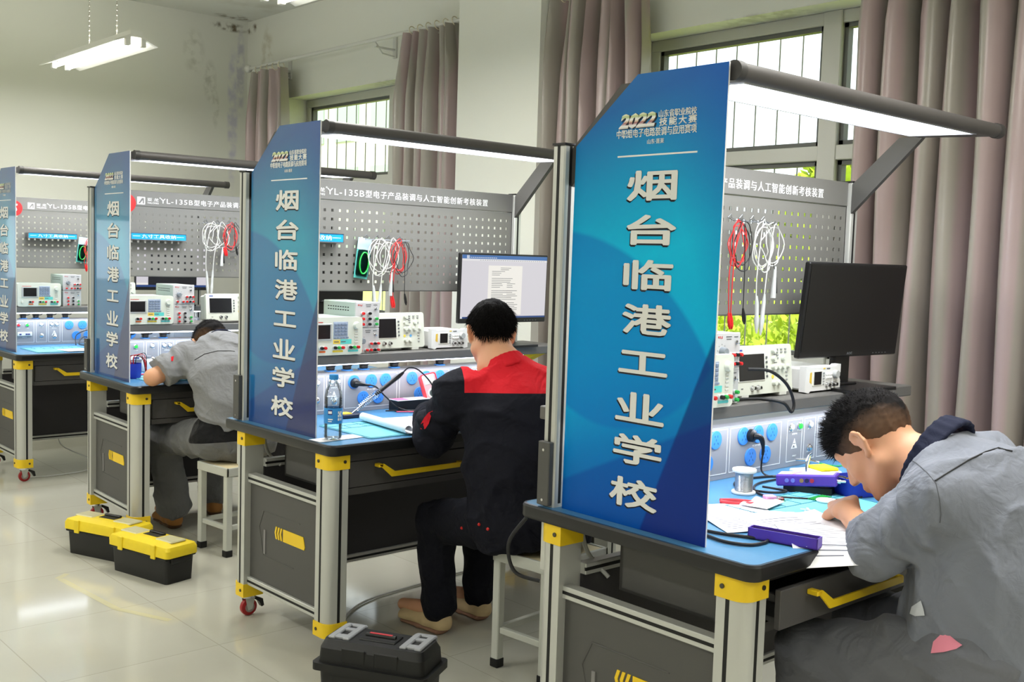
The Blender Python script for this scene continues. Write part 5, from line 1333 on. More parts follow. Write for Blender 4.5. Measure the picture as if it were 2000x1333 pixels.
# ------------------------------------------------------------ cables under the benches
cable(3, 'floor_cable', [(.44, .60, .148), (.46, .55, .10), (.60, .45, .02), (.62, .30, .007), (.45, .16, .006), (.24, .12, .006), (.10, .14, .006)], .004, 'white cable hanging under the farthest bench', WCAB, 'white cables under the benches')
cable(1, 'floor_cable', [(.12, .12, .006), (.25, .30, .006), (.5, .50, .006), (.9, .56, .006), (1.3, .62, .006), (1.5, .8, .006)], .0045, 'white cable running along the floor under the second bench', WCAB, 'white cables under the benches')
cable(1, 'hanging_cable', [(.13, .68, .735), (.135, .66, .65), (.16, .60, .60)], .006, 'white cable hanging behind the rear leg of the second bench', WCAB, 'white cables under the benches')
cable(0, 'hanging_cable', [(.13, .66, .735), (.14, .64, .65), (.17, .585, .585)], .006, 'white cable hanging behind the rear leg of the nearest bench', WCAB, 'white cables under the benches')
cable(0, 'loop_cable', [(.02, .76, .735), (-.005, .80, .66), (.01, .79, .58), (.05, .73, .56)], .0055, 'black cable bulging out below the nearest bench top', KCAB, 'black cables hanging under benches')
cable(0, 'loop_cable', [(.30, .60, .735), (.29, .585, .66), (.31, .58, .60)], .005, 'black cable hanging inside the nearest bench', KCAB, 'black cables hanging under benches')
cable(1, 'loop_cable', [(.20, .59, .735), (.195, .585, .66), (.22, .58, .62)], .005, 'black cable hanging inside the second bench', KCAB, 'black cables hanging under benches')

# ------------------------------------------------------------ stools
STO = M('grey_enamel_steel', (196, 198, 190), .45); SEATW = M('pale_plywood_seat', (222, 208, 168), .55, noise=.06, nscale=20); TIPM = M('rubber_tip', (22, 22, 22), .7)
def make_stool():
    t = empty('work_stool'); w, d, h = .315, .245, .425
    m = MB(); m.box((-w/2-.004, -d/2-.004, h-.022), (w/2+.004, d/2+.004, h-.006), SEATW, .002); m.build('seat', t)
    m = MB()
    for a in (-1, 1):
        m.box((-w/2-.006, a*d/2-.006, h-.042), (w/2+.006, a*d/2+.006, h-.002), STO, .002); m.box((a*w/2-.006, -d/2-.006, h-.042), (a*w/2+.006, d/2+.006, h-.002), STO, .002)
    m.build('seat_frame', t)
    for a in (-1, 1):
        for b_ in (-1, 1):
            x, y = a*(w/2-.012), b_*(d/2-.012)
            m = MB(); m.box((x-.016, y-.016, .0), (x+.016, y+.016, h-.03), STO, .003); L = m.build('leg', t)
            MB().box((x-.0185, y-.0185, 0), (x+.0185, y+.0185, .032), TIPM, .003).build('rubber_tip', L)
    for a in (-1, 1):
        MB().box((a*(w/2-.012)-.010, -d/2+.03, .125), (a*(w/2-.012)+.010, d/2-.03, .147), STO, .002).build('stretcher', t)
        MB().box((-w/2+.03, a*(d/2-.012)-.010, .125), (w/2-.03, a*(d/2-.012)+.010, .147), STO, .002).build('stretcher', t)
    return t
STOOLS = ((.660, 1.312, .09), (.515, 3.325, .10), (.54, -.36, .05))
st0 = make_stool()
sts = [st0, copy_tree(st0), copy_tree(st0)]
for (x, y, r), o, l in zip(STOOLS, sts, ('pale metal stool under the red-shouldered person', 'grey metal stool under the person at the third bench', 'grey metal stool under the person in grey at the nearest bench')):
    o.location = (x, y, 0); o.rotation_euler = (0, 0, r); tag(o, l, 'stool', 'square metal stools')

# ------------------------------------------------------------ toolboxes on the floor
BOXB = M('black_toolbox_plastic', (21, 21, 21), .5, bump=.1, bscale=400); LATCH = M('grey_latch', (158, 160, 164), .4); YELD = M('dusty_yellow_plastic', (232, 204, 36), .5, noise=.08, nscale=25)
def make_yellow_box():
    t = empty('yellow_toolbox'); L, w, h = .375, .150, .118
    m = MB(); lo = [(x*.97, y*.93) for x, y in rrect(-L/2, -w/2, L/2, w/2, .015)]; hi = rrect(-L/2, -w/2, L/2, w/2, .015); n = len(lo)
    vs = [(x, y, 0) for x, y in lo]+[(x, y, h) for x, y in hi]
    m.add(vs, [(a, (a+1) % n, n+(a+1) % n, n+a) for a in range(n)]+[tuple(range(n-1, -1, -1)), tuple(range(n, 2*n))], BOXB); m.box((-L/2-.012, -w/2+.02, h-.03), (L/2+.012, w/2-.02, h), BOXB, .006); m.box((-L/2-.004, -w/2-.007, h-.012), (L/2+.004, w/2+.007, h), BOXB, .004); m.build('box_body', t, sharp=.6)
    m = MB(); o = rrect(-L/2-.016, -w/2-.010, L/2+.016, w/2+.010, .02); p = rrect(-L/2-.008, -w/2-.004, L/2+.008, w/2+.004, .02); q = rrect(-L/2+.03, -w/2+.028, L/2-.03, w/2-.028, .02); n = len(o)
    vs = [(x, y, h) for x, y in o]+[(x, y, h+.030) for x, y in o]+[(x, y, h+.045) for x, y in p]+[(x, y, h+.058) for x, y in q]
    m.add(vs, [(k*n+a, k*n+(a+1) % n, (k+1)*n+(a+1) % n, (k+1)*n+a) for k in range(3) for a in range(n)]+[tuple(range(n-1, -1, -1)), tuple(range(3*n, 4*n))], YELD); Ld = m.build('lid', t, sharp=.5)
    for s in (-1, 1):
        MB().box((s*L*.32-.055, -.040, h+.052), (s*L*.32+.055, .040, h+.062), M('smoky_tray_cover', (196, 190, 150), .35), .004).build('tray_cover', Ld)
        for k in range(4): MB().box((s*L*.3-.045+k*.024, -w/2-.013, h-.006), (s*L*.3-.028+k*.024, -w/2-.008, h+.004), YELD, .001).build('hinge_tab', Ld)
        MB().box((s*L*.3-.015, w/2+.006, h-.012), (s*L*.3+.015, w/2+.016, h+.05), YELD, .003).build('latch', Ld)
    m = MB(); m.box((-.05, -.030, h+.055), (.05, .016, h+.0595), M('recess_dark', (40, 38, 24), .7), .002); m.build('handle_recess', Ld)
    m = MB(); m.box((-.05, -.034, h+.058), (.05, -.018, h+.068), BLACK, .003); m.build('handle', Ld)
    return t
yb = make_yellow_box(); yb2 = copy_tree(yb)
for o, x, y, r, l in ((yb, -.005, 3.145, 1.82, 'nearer black toolbox with dusty yellow lid, on the open floor'), (yb2, -.045, 3.545, 1.95, 'black toolbox with yellow lid behind the other yellow one, by the bench castor')):
    o.location = (x, y, 0); o.rotation_euler = (0, 0, r); tag(o, l, 'toolbox', 'yellow lidded toolboxes')
t = empty('black_toolbox'); t.location = (-.055, 1.325, 0); t.rotation_euler = (0, 0, -1.05); tag(t, 'black toolbox with two grey latches, at the bottom of the picture', 'toolbox')
L, w = .36, .17
def slab(mb, L0, w0, z0, L1, w1, z1, mat, r=.02):
    a = rrect(-L0/2, -w0/2, L0/2, w0/2, r); b_ = rrect(-L1/2, -w1/2, L1/2, w1/2, r); n = len(a)
    mb.add([(x, y, z0) for x, y in a]+[(x, y, z1) for x, y in b_], [(k, (k+1) % n, n+(k+1) % n, n+k) for k in range(n)]+[tuple(range(n-1, -1, -1)), tuple(range(n, 2*n))], mat)
m = MB(); slab(m, L*.92, w*.90, 0, L*.97, w*.96, .155, BOXB)
for s in (-1, 1):
    for x in (-.10, .0, .10): m.box((x-.03, s*w*.455-.004, .02), (x+.03, s*w*.47+.003, .14), BOXB, .003)
m.build('box_body', t, sharp=.5)
m = MB(); slab(m, L+.025, w+.025, .155, L+.025, w+.025, .178, BOXB); slab(m, L*.99, w*.98, .178, L*.97, w*.94, .222, BOXB); slab(m, L*.97, w*.94, .222, L*.92, w*.76, .246, BOXB)
for x in (-.055, .055):
    for s in (-1, 1): m.box((x-.04, s*(w*.47)-.004, .184), (x+.04, s*(w*.47)+.003, .232), BOXB, .003)
Ld = m.build('lid', t, sharp=.5)
for s in (-1, 1):
    m = MB(); x = s*L*.335
    m.box((x-.035, -.055, .244), (x-.012, .070, .254), LATCH, .003); m.box((x+.014, -.055, .244), (x+.037, .070, .254), LATCH, .003); m.box((x-.03, .02, .244), (x+.03, .040, .253), LATCH, .002); m.box((x-.03, -.048, .244), (x+.03, -.02, .253), LATCH, .002)
    m.box((x-.035, .066, .205), (x+.037, .084, .252), LATCH, .004); m.build('grey_latch', Ld)
m = MB(); m.box((-.062, -.032, .244), (.062, .036, .2505), BOXB, .003); m.box((-.056, -.027, .2495), (.056, .031, .2512), M('recess_black', (8, 8, 8), .6)); m.build('handle_frame', Ld)
m = MB(); m.cyl((-.05, .002, .253), (.05, .002, .253), .008, BOXB, 12); m.box((-.038, -.002, .259), (.038, .007, .2615), M('red_strip', (206, 70, 80), .4)); m.build('handle', Ld)
# faint worn tape on the tiles
TAPE = M('worn_yellow_tape', (201, 196, 164), .2)
for a, b_, lb in (((-.35, 3.30), (-.31, 2.78), 'long'), ((-.31, 2.78), (-.20, 2.53), 'bent'), ((-.36, 3.31), (-.30, 3.36), 'short')):
    A, B = Vector((*a, 0)), Vector((*b_, 0)); d = (B-A).normalized(); n = Vector((-d.y, d.x, 0))*.014
    o = MB().add([A-n+Vector((0, 0, .0006)), B-n+Vector((0, 0, .0006)), B+n+Vector((0, 0, .0006)), A+n+Vector((0, 0, .0006))], [(0, 3, 2, 1)], TAPE, None, False).build('floor_tape')
    tag(o, 'faded yellow tape strip on the floor, %s piece before the yellow toolboxes' % lb, 'tape', 'worn floor tape')
# ------------------------------------------------------------ people: smooth bodies grown from distance fields
V3 = lambda *a: np.array(a, dtype=np.float64)
def unit(v):
    v = np.array(v, float); return v/np.linalg.norm(v)
class Field:
    def __init__(s, k=.02): s.p = []; s.k = k
    def seg(s, a, b, ra, rb, k=None, fold=None):
        s.p.append(('seg', V3(*a), V3(*b), ra, rb, k, fold)); return s
    def chain(s, pts, rs, k=None, fold=None):
        for i in range(len(pts)-1): s.seg(pts[i], pts[i+1], rs[i], rs[i+1], k, fold)
        return s
    def ell(s, c, r, R=None, k=None):
        s.p.append(('ell', V3(*c), V3(*r), np.eye(3) if R is None else R, k)); return s
    def flat(s, a, b, lat, wa, da, wb, db, k=None):
        s.p.append(('flat', V3(*a), V3(*b), unit(lat), (wa, da), (wb, db), k)); return s
    def cut(s, fn): s.p.append(('cut', fn)); return s
    def bounds(s):
        lo = []; hi = []
        for q in s.p:
            if q[0] == 'seg': r = max(q[3], q[4]); lo.append(np.minimum(q[1], q[2])-r); hi.append(np.maximum(q[1], q[2])+r)
            elif q[0] == 'ell': r = max(q[2]); lo.append(q[1]-r); hi.append(q[1]+r)
            elif q[0] == 'flat': r = max(*q[4], *q[5]); lo.append(np.minimum(q[1], q[2])-r); hi.append(np.maximum(q[1], q[2])+r)
        return np.min(lo, 0)-.03, np.max(hi, 0)+.03
    def mesh(s, h, disp=None, trim=None):
        lo, hi = s.bounds(); n = np.ceil((hi-lo)/h).astype(int)+1
        ax = [(lo[i]+h*np.arange(n[i])) for i in range(3)]
        D = np.full(n, .2, dtype=np.float32)
        for q in s.p:
            if q[0] == 'cut': continue
            if q[0] == 'ell': r = max(q[2]); a = q[1]-r; b = q[1]+r
            else:
                r = max(q[3], q[4]) if q[0] == 'seg' else max(*q[4], *q[5]); a = np.minimum(q[1], q[2])-r; b = np.maximum(q[1], q[2])+r
            m = .06
            i0 = np.clip(((a-m-lo)/h).astype(int), 0, n-1); i1 = np.clip(((b+m-lo)/h).astype(int)+2, 1, n)
            X, Y, Z = np.meshgrid(*[ax[j][i0[j]:i1[j]] for j in range(3)], indexing='ij')
            P = np.stack([X, Y, Z], -1)
            if q[0] == 'seg':
                _, A, B, ra, rb, k, fold = q; ab = B-A; L2 = ab@ab
                t = np.clip(((P-A)@ab)/max(L2, 1e-9), 0, 1); off = P-(A+t[..., None]*ab)
                d = np.sqrt((off**2).sum(-1)); R = ra+(rb-ra)*t
                if fold:
                    amp, num, ph = fold; u = unit(np.cross(ab, (0.31, .2, .9))); w = np.cross(unit(ab), u); an = np.arctan2(off@w, off@u)
                    R = R+amp*np.sin(num*t*2*np.pi+1.6*np.sin(an+ph)+.8*np.sin(2*an+2*ph)+ph)*(.55+.45*np.sin(an*1.0+ph*2))
                d = d-R
            elif q[0] == 'ell':
                _, c, r3, Rm, k = q; l = (P-c)@Rm; kk = np.sqrt(((l/r3)**2).sum(-1)); d = (kk-1)*min(r3)*np.clip(1, .5, 1)
            else:
                _, A, B, lat, wd0, wd1, k = q; ab = B-A; L2 = ab@ab
                t = np.clip(((P-A)@ab)/max(L2, 1e-9), 0, 1); off = P-(A+t[..., None]*ab)
                w_ = wd0[0]+(wd1[0]-wd0[0])*t; dd = wd0[1]+(wd1[1]-wd0[1])*t
                l = off@lat; r2 = (off**2).sum(-1)-l*l
                d = (np.sqrt((l/w_)**2+np.maximum(r2, 0)/dd**2)-1)*np.minimum(w_, dd)
            k = s.k if k is None else k
            S = D[i0[0]:i1[0], i0[1]:i1[1], i0[2]:i1[2]]; d = d.astype(np.float32)
            hh = np.clip(.5+.5*(S-d)/k, 0, 1); S[...] = S+(d-S)*hh-k*hh*(1-hh)
        X, Y, Z = np.meshgrid(*ax, indexing='ij')
        for q in s.p:
            if q[0] == 'cut': D = np.maximum(D, q[1](X, Y, Z).astype(np.float32))
        if disp is not None:
            m = np.abs(D) < .04
            P = np.stack([X[m], Y[m], Z[m]], -1); D[m] += disp(P).astype(np.float32)
        return surface_net(D, lo, h)
def surface_net(D, lo, h):
    I = D < 0
    c = [I[i:I.shape[0]-1+i, j:I.shape[1]-1+j, k:I.shape[2]-1+k] for i in (0, 1) for j in (0, 1) for k in (0, 1)]
    sm = sum(x.astype(np.int8) for x in c); act = (sm > 0) & (sm < 8)
    ids = np.argwhere(act); num = -np.ones(act.shape, dtype=np.int64); num[act] = np.arange(len(ids))
    acc = np.zeros((len(ids), 3)); cnt = np.zeros(len(ids))
    off = [(i, j, k) for i in (0, 1) for j in (0, 1) for k in (0, 1)]
    for a in range(8):
        for b in range(a+1, 8):
            oa, ob = np.array(off[a]), np.array(off[b])
            if np.abs(oa-ob).sum() != 1: continue
            va = D[tuple((ids+oa).T)]; vb = D[tuple((ids+ob).T)]
            x = (va < 0) != (vb < 0); t = np.where(x, va/np.where(x, va-vb, 1), 0)
            p = oa+(ob-oa)*t[:, None]; acc[x] += p[x]; cnt[x] += 1
    V = lo+h*(ids+acc/np.maximum(cnt, 1)[:, None])
    F = []
    for axis in range(3):
        o1, o2 = [(1, 2), (2, 0), (0, 1)][axis]
        sl0 = [slice(None)]*3; sl1 = [slice(None)]*3; sl0[axis] = slice(0, -1); sl1[axis] = slice(1, None)
        A = I[tuple(sl0)]; B = I[tuple(sl1)]; e = np.argwhere(A != B)
        e = e[(e[:, o1] > 0) & (e[:, o2] > 0) & (e[:, o1] < I.shape[o1]-1) & (e[:, o2] < I.shape[o2]-1)]
        s = A[tuple(e.T)]
        def cell(d1, d2):
            q = e.copy(); q[:, o1] += d1; q[:, o2] += d2; return num[tuple(q.T)]
        q = np.stack([cell(-1, -1), cell(0, -1), cell(0, 0), cell(-1, 0)], 1)
        q = np.where(s[:, None], q, q[:, ::-1]); F.append(q[(q >= 0).all(1)])
    return V, np.concatenate(F)
def skin_mesh(name, VF, mat, root, mats=None, face_mat=None, relax=1):
    V, F = VF
    V = V-np.array(root.location)
    for _ in range(relax):
        a = np.zeros_like(V); n = np.zeros(len(V))
        for i in range(4):
            for j in ((i+1) % 4, (i-1) % 4): np.add.at(a, F[:, i], V[F[:, j]]); np.add.at(n, F[:, i], 1)
        V = .5*V+.5*a/np.maximum(n, 1)[:, None]
    me = bpy.data.meshes.new(name); me.from_pydata(V.tolist(), [], F.tolist())
    for m in (mats or [mat]): me.materials.append(m)
    me.polygons.foreach_set('use_smooth', [True]*len(F))
    if face_mat is not None: me.polygons.foreach_set('material_index', face_mat(V[F].mean(1)+np.array(root.location)).astype(int).tolist())
    me.update()
    o = bpy.data.objects.new(name, me); COL.objects.link(o); o.parent = root
    return o
def wr(amp, f, seed, dirn=None):
    r = np.random.RandomState(seed); A = r.normal(size=(6, 3)); A /= np.linalg.norm(A, axis=1)[:, None]; ph = r.uniform(0, 6.28, 6)
    def g(P):
        q = P*f; w = .8*np.sin(q@A[0]*.7+ph[0])+.8*np.sin(q@A[1]*.9+ph[1])
        a = np.sin(q@A[2]+w+ph[2]); b = np.sin(1.7*(q@A[3])+1.3*w+ph[3]); c = np.sin(2.9*(q@A[4])+w*2+ph[4])
        return -amp*((1-np.abs(a))**2*1.3+.6*(1-np.abs(b))**2+.25*c-.6)
    return g
SKIN = M('skin', (214, 160, 126), .5, spec=.4, noise=.05, nscale=30); 
nt, b = nodes(SKIN); b.inputs['Subsurface Weight'].default_value = .12; b.inputs['Subsurface Radius'].default_value = (.01, .004, .002)
def headT(c, fdir, pitch):
    # head frame: X right, Y face, Z crown; fdir = horizontal facing, pitch = nod forward (rad)
    f = unit((fdir[0], fdir[1], 0)); r = V3(f[1], -f[0], 0); up = V3(0, 0, 1)
    y = f*math.cos(pitch)-up*math.sin(pitch); z = up*math.cos(pitch)+f*math.sin(pitch)
    return np.stack([r, y, z], 1), V3(*c)
def head_field(F, R, c, s=1.0):
    P = lambda x, y, z: c+R@(V3(x, y, z)*s)
    F.ell(P(0, -.010, .032), V3(.075, .095, .083)*s, R)
    F.ell(P(0, .034, -.028), V3(.062, .062, .084)*s, R, .02)
    F.seg(P(-.052, .0, -.055), P(-.016, .066, -.098), .026*s, .020*s, .02); F.seg(P(.052, .0, -.055), P(.016, .066, -.098), .026*s, .020*s, .02)
    F.ell(P(0, .074, -.100), V3(.022, .020, .018)*s, R, .015)
    F.seg(P(0, .093, .010), P(0, .112, -.032), .008*s, .012*s, .010); F.seg(P(-.012, .100, -.036), P(.012, .100, -.036), .008*s, .008*s, .006)
    F.seg(P(-.042, .078, .026), P(.042, .078, .026), .013*s, .013*s, .015)
    for a in (-1, 1):
        F.ell(P(a*.042, .062, -.028), V3(.024, .022, .024)*s, R, .015)
        F.ell(P(a*.031, .083, .004), V3(.016, .010, .011)*s, R, .006)      # closed lids
        # ear: rim, lobe and antihelix
        e = [(a*.076, .004, -.026), (a*.080, -.006, -.020), (a*.086, -.018, .002), (a*.088, -.018, .022), (a*.084, -.006, .034), (a*.079, .008, .028), (a*.076, .010, .014)]
        F.chain([P(*q) for q in e], [v*s for v in (.0075, .006, .0052, .0052, .0055, .0055, .005)], .004)
        F.chain([P(a*.078, -.008, -.008), P(a*.081, -.010, .010), P(a*.080, -.002, .022)], [.006*s, .005*s, .004*s], .005)
        F.ell(P(a*.076, -.004, .005), V3(.006, .012, .022)*s, R, .005)
    F.seg(P(-.020, .090, -.064), P(.020, .090, -.064), .007*s, .007*s, .006); F.seg(P(-.016, .090, -.074), P(.016, .090, -.074), .0075*s, .0075*s, .005)
def hair_field(R, c, s, grow, line, h=.004, k=.01):
    F = Field(.02); P = lambda x, y, z: c+R@(V3(x, y, z)*s)
    F.ell(P(0, -.012, .036), (V3(.0755, .0965, .084)+grow)*s, R)
    F.ell(P(0, .030, .048), (V3(.060, .055, .048)+grow*.8)*s, R, .03)
    if grow > .012: F.ell(P(0, -.045, -.01), (V3(.066, .055, .065)+grow*.4)*s, R, .03)
    ys, zs = line
    def cutf(X, Y, Z):
        L = (np.stack([X, Y, Z], -1)-c)@R/s
        return (np.interp(L[..., 1], ys, zs)+.006*np.sin(L[..., 0]*160)+.004*np.sin(L[..., 0]*310+1)-L[..., 2])*.8*s
    F.cut(cutf)
    F.cut(lambda X, Y, Z: .0015-np.linalg.norm(((np.stack([X, Y, Z], -1)-P(0, -.010, .032))@R)/(V3(.072, .092, .080)*s), axis=-1)*.05+.05*.985 if False else np.full(X.shape, -1.0))
    return F
def hair_tufts(root, VF, R, c, n, length, mat, seed, zmin, sweep=(0, .5, 0), name='hair_tufts', fade=None, lie=1.0, jit=.28):
    V, F = VF; rs = np.random.RandomState(seed); q = V[F]; C = q.mean(1); N = np.cross(q[:, 2]-q[:, 0], q[:, 3]-q[:, 1]); N /= np.linalg.norm(N, axis=1)[:, None]+1e-9
    L = (C-c)@R; ok = np.argwhere((L[:, 2] > np.interp(L[:, 1], *zmin)) & (((C-(c+R@V3(0, -.01, .03)))*N).sum(1) > 0))[:, 0]
    pick = rs.choice(ok, min(n, len(ok)), replace=len(ok) < n); m = MB(); vs = []; fs = []
    sw = R@V3(*sweep)
    for i in pick:
        p = C[i]-N[i]*.004; d = unit(N[i]*lie+sw*.9+rs.normal(size=3)*jit); l = length*rs.uniform(.6, 1.25)
        if fade is not None: l *= fade(L[i])
        u = unit(np.cross(d, rs.normal(size=3)))*.0016; w = np.cross(d, u); e = p+d*l+rs.normal(size=3)*.0015; k = len(vs)
        mid = p+d*l*.5+N[i]*.001
        vs += [p+u, p-u*.5+w*.87, p-u*.5-w*.87, e]; fs += [(k, k+1, k+3), (k+1, k+2, k+3), (k+2, k, k+3)]
    m.add([tuple(v-np.array(root.location)) for v in vs], fs, mat); o = m.build(name, root, sharp=3.0); return o
def fingers(F, wrist, hd, palm_n, s=1.0, curl=.9, thumb_side=1, k=.006):
    # hd = direction of the hand, palm_n = palm facing; five separate fingers, unequal and bent
    hd = unit(hd); pn = unit(V3(*palm_n)-hd*(V3(*palm_n)@hd)); sd = np.cross(pn, hd)*thumb_side
    w = V3(*wrist); kn = w+hd*.080*s
    for a in (-.030, -.010, .010, .029): F.seg(w+sd*a*.62, kn+sd*a, .0175*s, .0125*s, .012)
    for a, l in ((.029, .070), (.010, .080), (-.010, .075), (-.030, .058)):
        p = kn+sd*a; d = hd; pts = [p]; rr = [.0098*s]
        for q, (f, r) in enumerate(((.45, .0092), (.32, .0084), (.23, .0074))):
            d = unit(d*math.cos(curl*(.55+.2*q))+pn*math.sin(curl*(.55+.2*q))); p = p+d*l*f*s; pts.append(p); rr.append(r*s)
        F.chain(pts, rr, .004)
    p = w+hd*.022*s+sd*.022*s; d1 = unit(hd*.65+sd*.65+pn*.35); d2 = unit(hd*.9+sd*.2+pn*.35)
    F.chain([p, p+d1*.036*s, p+d1*.036*s+d2*.030*s, p+d1*.036*s+d2*.030*s+unit(d2+pn*.3)*.024*s], [.016*s, .0125*s, .0105*s, .0085*s], .008)
def shoe(root, heel, toe, mat, sole, name='shoe', h=.095):
    a = V3(*heel); b_ = V3(*toe); d = b_-a; L = np.linalg.norm(d[:2]); f = unit((d[0], d[1], 0)); lat = V3(f[1], -f[0], 0); up = V3(0, 0, 1)
    F = Field(.02); g = lambda x, z: a+f*x+up*z+V3(0, 0, d[2])*(x/L)
    F.flat(g(.035, .045), g(.10, .045), lat, .036, .040, .040, .038); F.flat(g(.10, .042), g(L-.05, .032), lat, .041, .036, .044, .026); F.seg(g(.045, .05), g(.055, h), .038, .036)
    F.ell(g(L-.05, .03), (.044, .044, .026), np.stack([lat, f, up], 1))
    F.cut(lambda X, Y, Z: a[2]+.022+(d[2])*(((X-a[0])*f[0]+(Y-a[1])*f[1])/L)-Z)
    o = skin_mesh(name, F.mesh(.0045), mat, root)
    S = Field(.01); S.flat(g(.035, .014), g(L*.5, .014), lat, .039, .014, .038, .014); S.flat(g(L*.5, .014), g(L-.048, .014), lat, .038, .014, .047, .014); S.cut(lambda X, Y, Z: a[2]+.001+d[2]*(((X-a[0])*f[0]+(Y-a[1])*f[1])/L)-Z)
    S.cut(lambda X, Y, Z: Z-(a[2]+.026+d[2]*(((X-a[0])*f[0]+(Y-a[1])*f[1])/L)))
    s = skin_mesh('shoe_sole', S.mesh(.004), sole, root); s.parent = o
    return o
def cloth(name, col, rough=.85, sheen=.12, fold=.6):
    m = M(name, col, rough, spec=.25, noise=.05, nscale=9)
    nt, b = nodes(m); b.inputs['Sheen Weight'].default_value = sheen
    tc = nt.nodes.new('ShaderNodeTexCoord'); nrm = None
    for sc, dist, det, st in ((11, .020, 2, fold), (34, .006, 3, fold*.7), (700, .001, 2, .25)):
        n = nt.nodes.new('ShaderNodeTexNoise'); n.inputs['Scale'].default_value = sc; n.inputs['Detail'].default_value = det; n.inputs['Distortion'].default_value = 1.2 if sc < 100 else 0
        nt.links.new(tc.outputs['Object'], n.inputs['Vector']); bp = nt.nodes.new('ShaderNodeBump'); bp.inputs['Strength'].default_value = st; bp.inputs['Distance'].default_value = dist
        nt.links.new(n.outputs['Fac'], bp.inputs['Height'])
        if nrm: nt.links.new(nrm, bp.inputs['Normal'])
        nrm = bp.outputs['Normal']
    nt.links.new(nrm, b.inputs['Normal'])
    return m
def two_tone(m, col2, planes, root):
    # second cloth colour sewn in where every plane n.p + c > 0
    nt, b = nodes(m); L = nt.links; tc = nt.nodes.new('ShaderNodeTexCoord'); cur = None
    for n, c in planes:
        d = nt.nodes.new('ShaderNodeVectorMath'); d.operation = 'DOT_PRODUCT'; d.inputs[1].default_value = tuple(n); L.new(tc.outputs['Object'], d.inputs[0])
        a = nt.nodes.new('ShaderNodeMath'); a.operation = 'GREATER_THAN'; a.inputs[1].default_value = -(c+float(V3(*n)@V3(*root))); L.new(d.outputs['Value'], a.inputs[0])
        if cur is None: cur = a.outputs[0]
        else:
            x = nt.nodes.new('ShaderNodeMath'); x.operation = 'MULTIPLY'; L.new(cur, x.inputs[0]); L.new(a.outputs[0], x.inputs[1]); cur = x.outputs[0]
    mx = nt.nodes.new('ShaderNodeMix'); mx.data_type = 'RGBA'; old = b.inputs['Base Color'].links[0].from_socket
    L.new(cur, mx.inputs[0]); L.new(old, mx.inputs[6]); mx.inputs[7].default_value = rgb(*col2); L.new(mx.outputs[2], b.inputs['Base Color'])
    return m
GREYW = cloth('grey_workwear', (122, 126, 137)); GREYW3 = cloth('grey_workwear_light', (132, 133, 136)); GREYP = cloth('grey_trousers', (110, 112, 119)); NAVYC = cloth('navy_collar', (28, 32, 52), sheen=0); NAVYJ = cloth('dark_navy_twill', (20, 21, 31), sheen=0); NAVYT = cloth('dark_navy_trousers', (19, 20, 29), sheen=0); REDY = cloth('red_twill', (205, 30, 42), sheen=0); BELT = M('black_belt', (12, 12, 14), .5)
SHOEC = M('cream_canvas_shoe', (206, 182, 140), .75, noise=.12, nscale=30); SOLEC = M('scuffed_tan_sole', (150, 112, 92), .7, noise=.15, nscale=40); SHOEB = M('tan_work_boot', (158, 108, 52), .7, noise=.12, nscale=25); SOLEB = M('brown_sole', (92, 66, 42), .7)
def hairmat(name, dark, side, R, c, z0, z1, root):
    m = M(name, dark, .8, spec=.12); nt, b = nodes(m)
    tc = nt.nodes.new('ShaderNodeTexCoord'); cl = np.array(c)-np.array(root.location)
    def dot(v):
        d_ = nt.nodes.new('ShaderNodeVectorMath'); d_.operation = 'DOT_PRODUCT'; d_.inputs[1].default_value = tuple(v); nt.links.new(tc.outputs['Object'], d_.inputs[0])
        q_ = nt.nodes.new('ShaderNodeMath'); q_.operation = 'SUBTRACT'; q_.inputs[1].default_value = float(cl@v); nt.links.new(d_.outputs['Value'], q_.inputs[0]); return q_.outputs[0]
    ab = nt.nodes.new('ShaderNodeMath'); ab.operation = 'ABSOLUTE'; nt.links.new(dot(R[:, 0]), ab.inputs[0])
    dp = nt.nodes.new('ShaderNodeMath'); dp.operation = 'MULTIPLY_ADD'; dp.inputs[1].default_value = -.8; nt.links.new(ab.outputs[0], dp.inputs[0]); nt.links.new(dot(R@V3(0, .15, 1)), dp.inputs[2]); o = 0.0
    n = nt.nodes.new('ShaderNodeTexNoise'); n.inputs['Scale'].default_value = 90; nt.links.new(tc.outputs['Object'], n.inputs['Vector'])
    ad = nt.nodes.new('ShaderNodeMath'); ad.operation = 'MULTIPLY_ADD'; ad.inputs[1].default_value = .03; nt.links.new(n.outputs['Fac'], ad.inputs[0]); nt.links.new(dp.outputs[0], ad.inputs[2])
    mr = nt.nodes.new('ShaderNodeMapRange'); mr.inputs['From Min'].default_value = o+z0+.015; mr.inputs['From Max'].default_value = o+z1+.015; nt.links.new(ad.outputs[0], mr.inputs['Value'])
    mx = nt.nodes.new('ShaderNodeMix'); mx.data_type = 'RGBA'; mx.inputs[6].default_value = rgb(*side); mx.inputs[7].default_value = rgb(*dark); nt.links.new(mr.outputs[0], mx.inputs[0]); nt.links.new(mx.outputs[2], b.inputs['Base Color'])
    return m
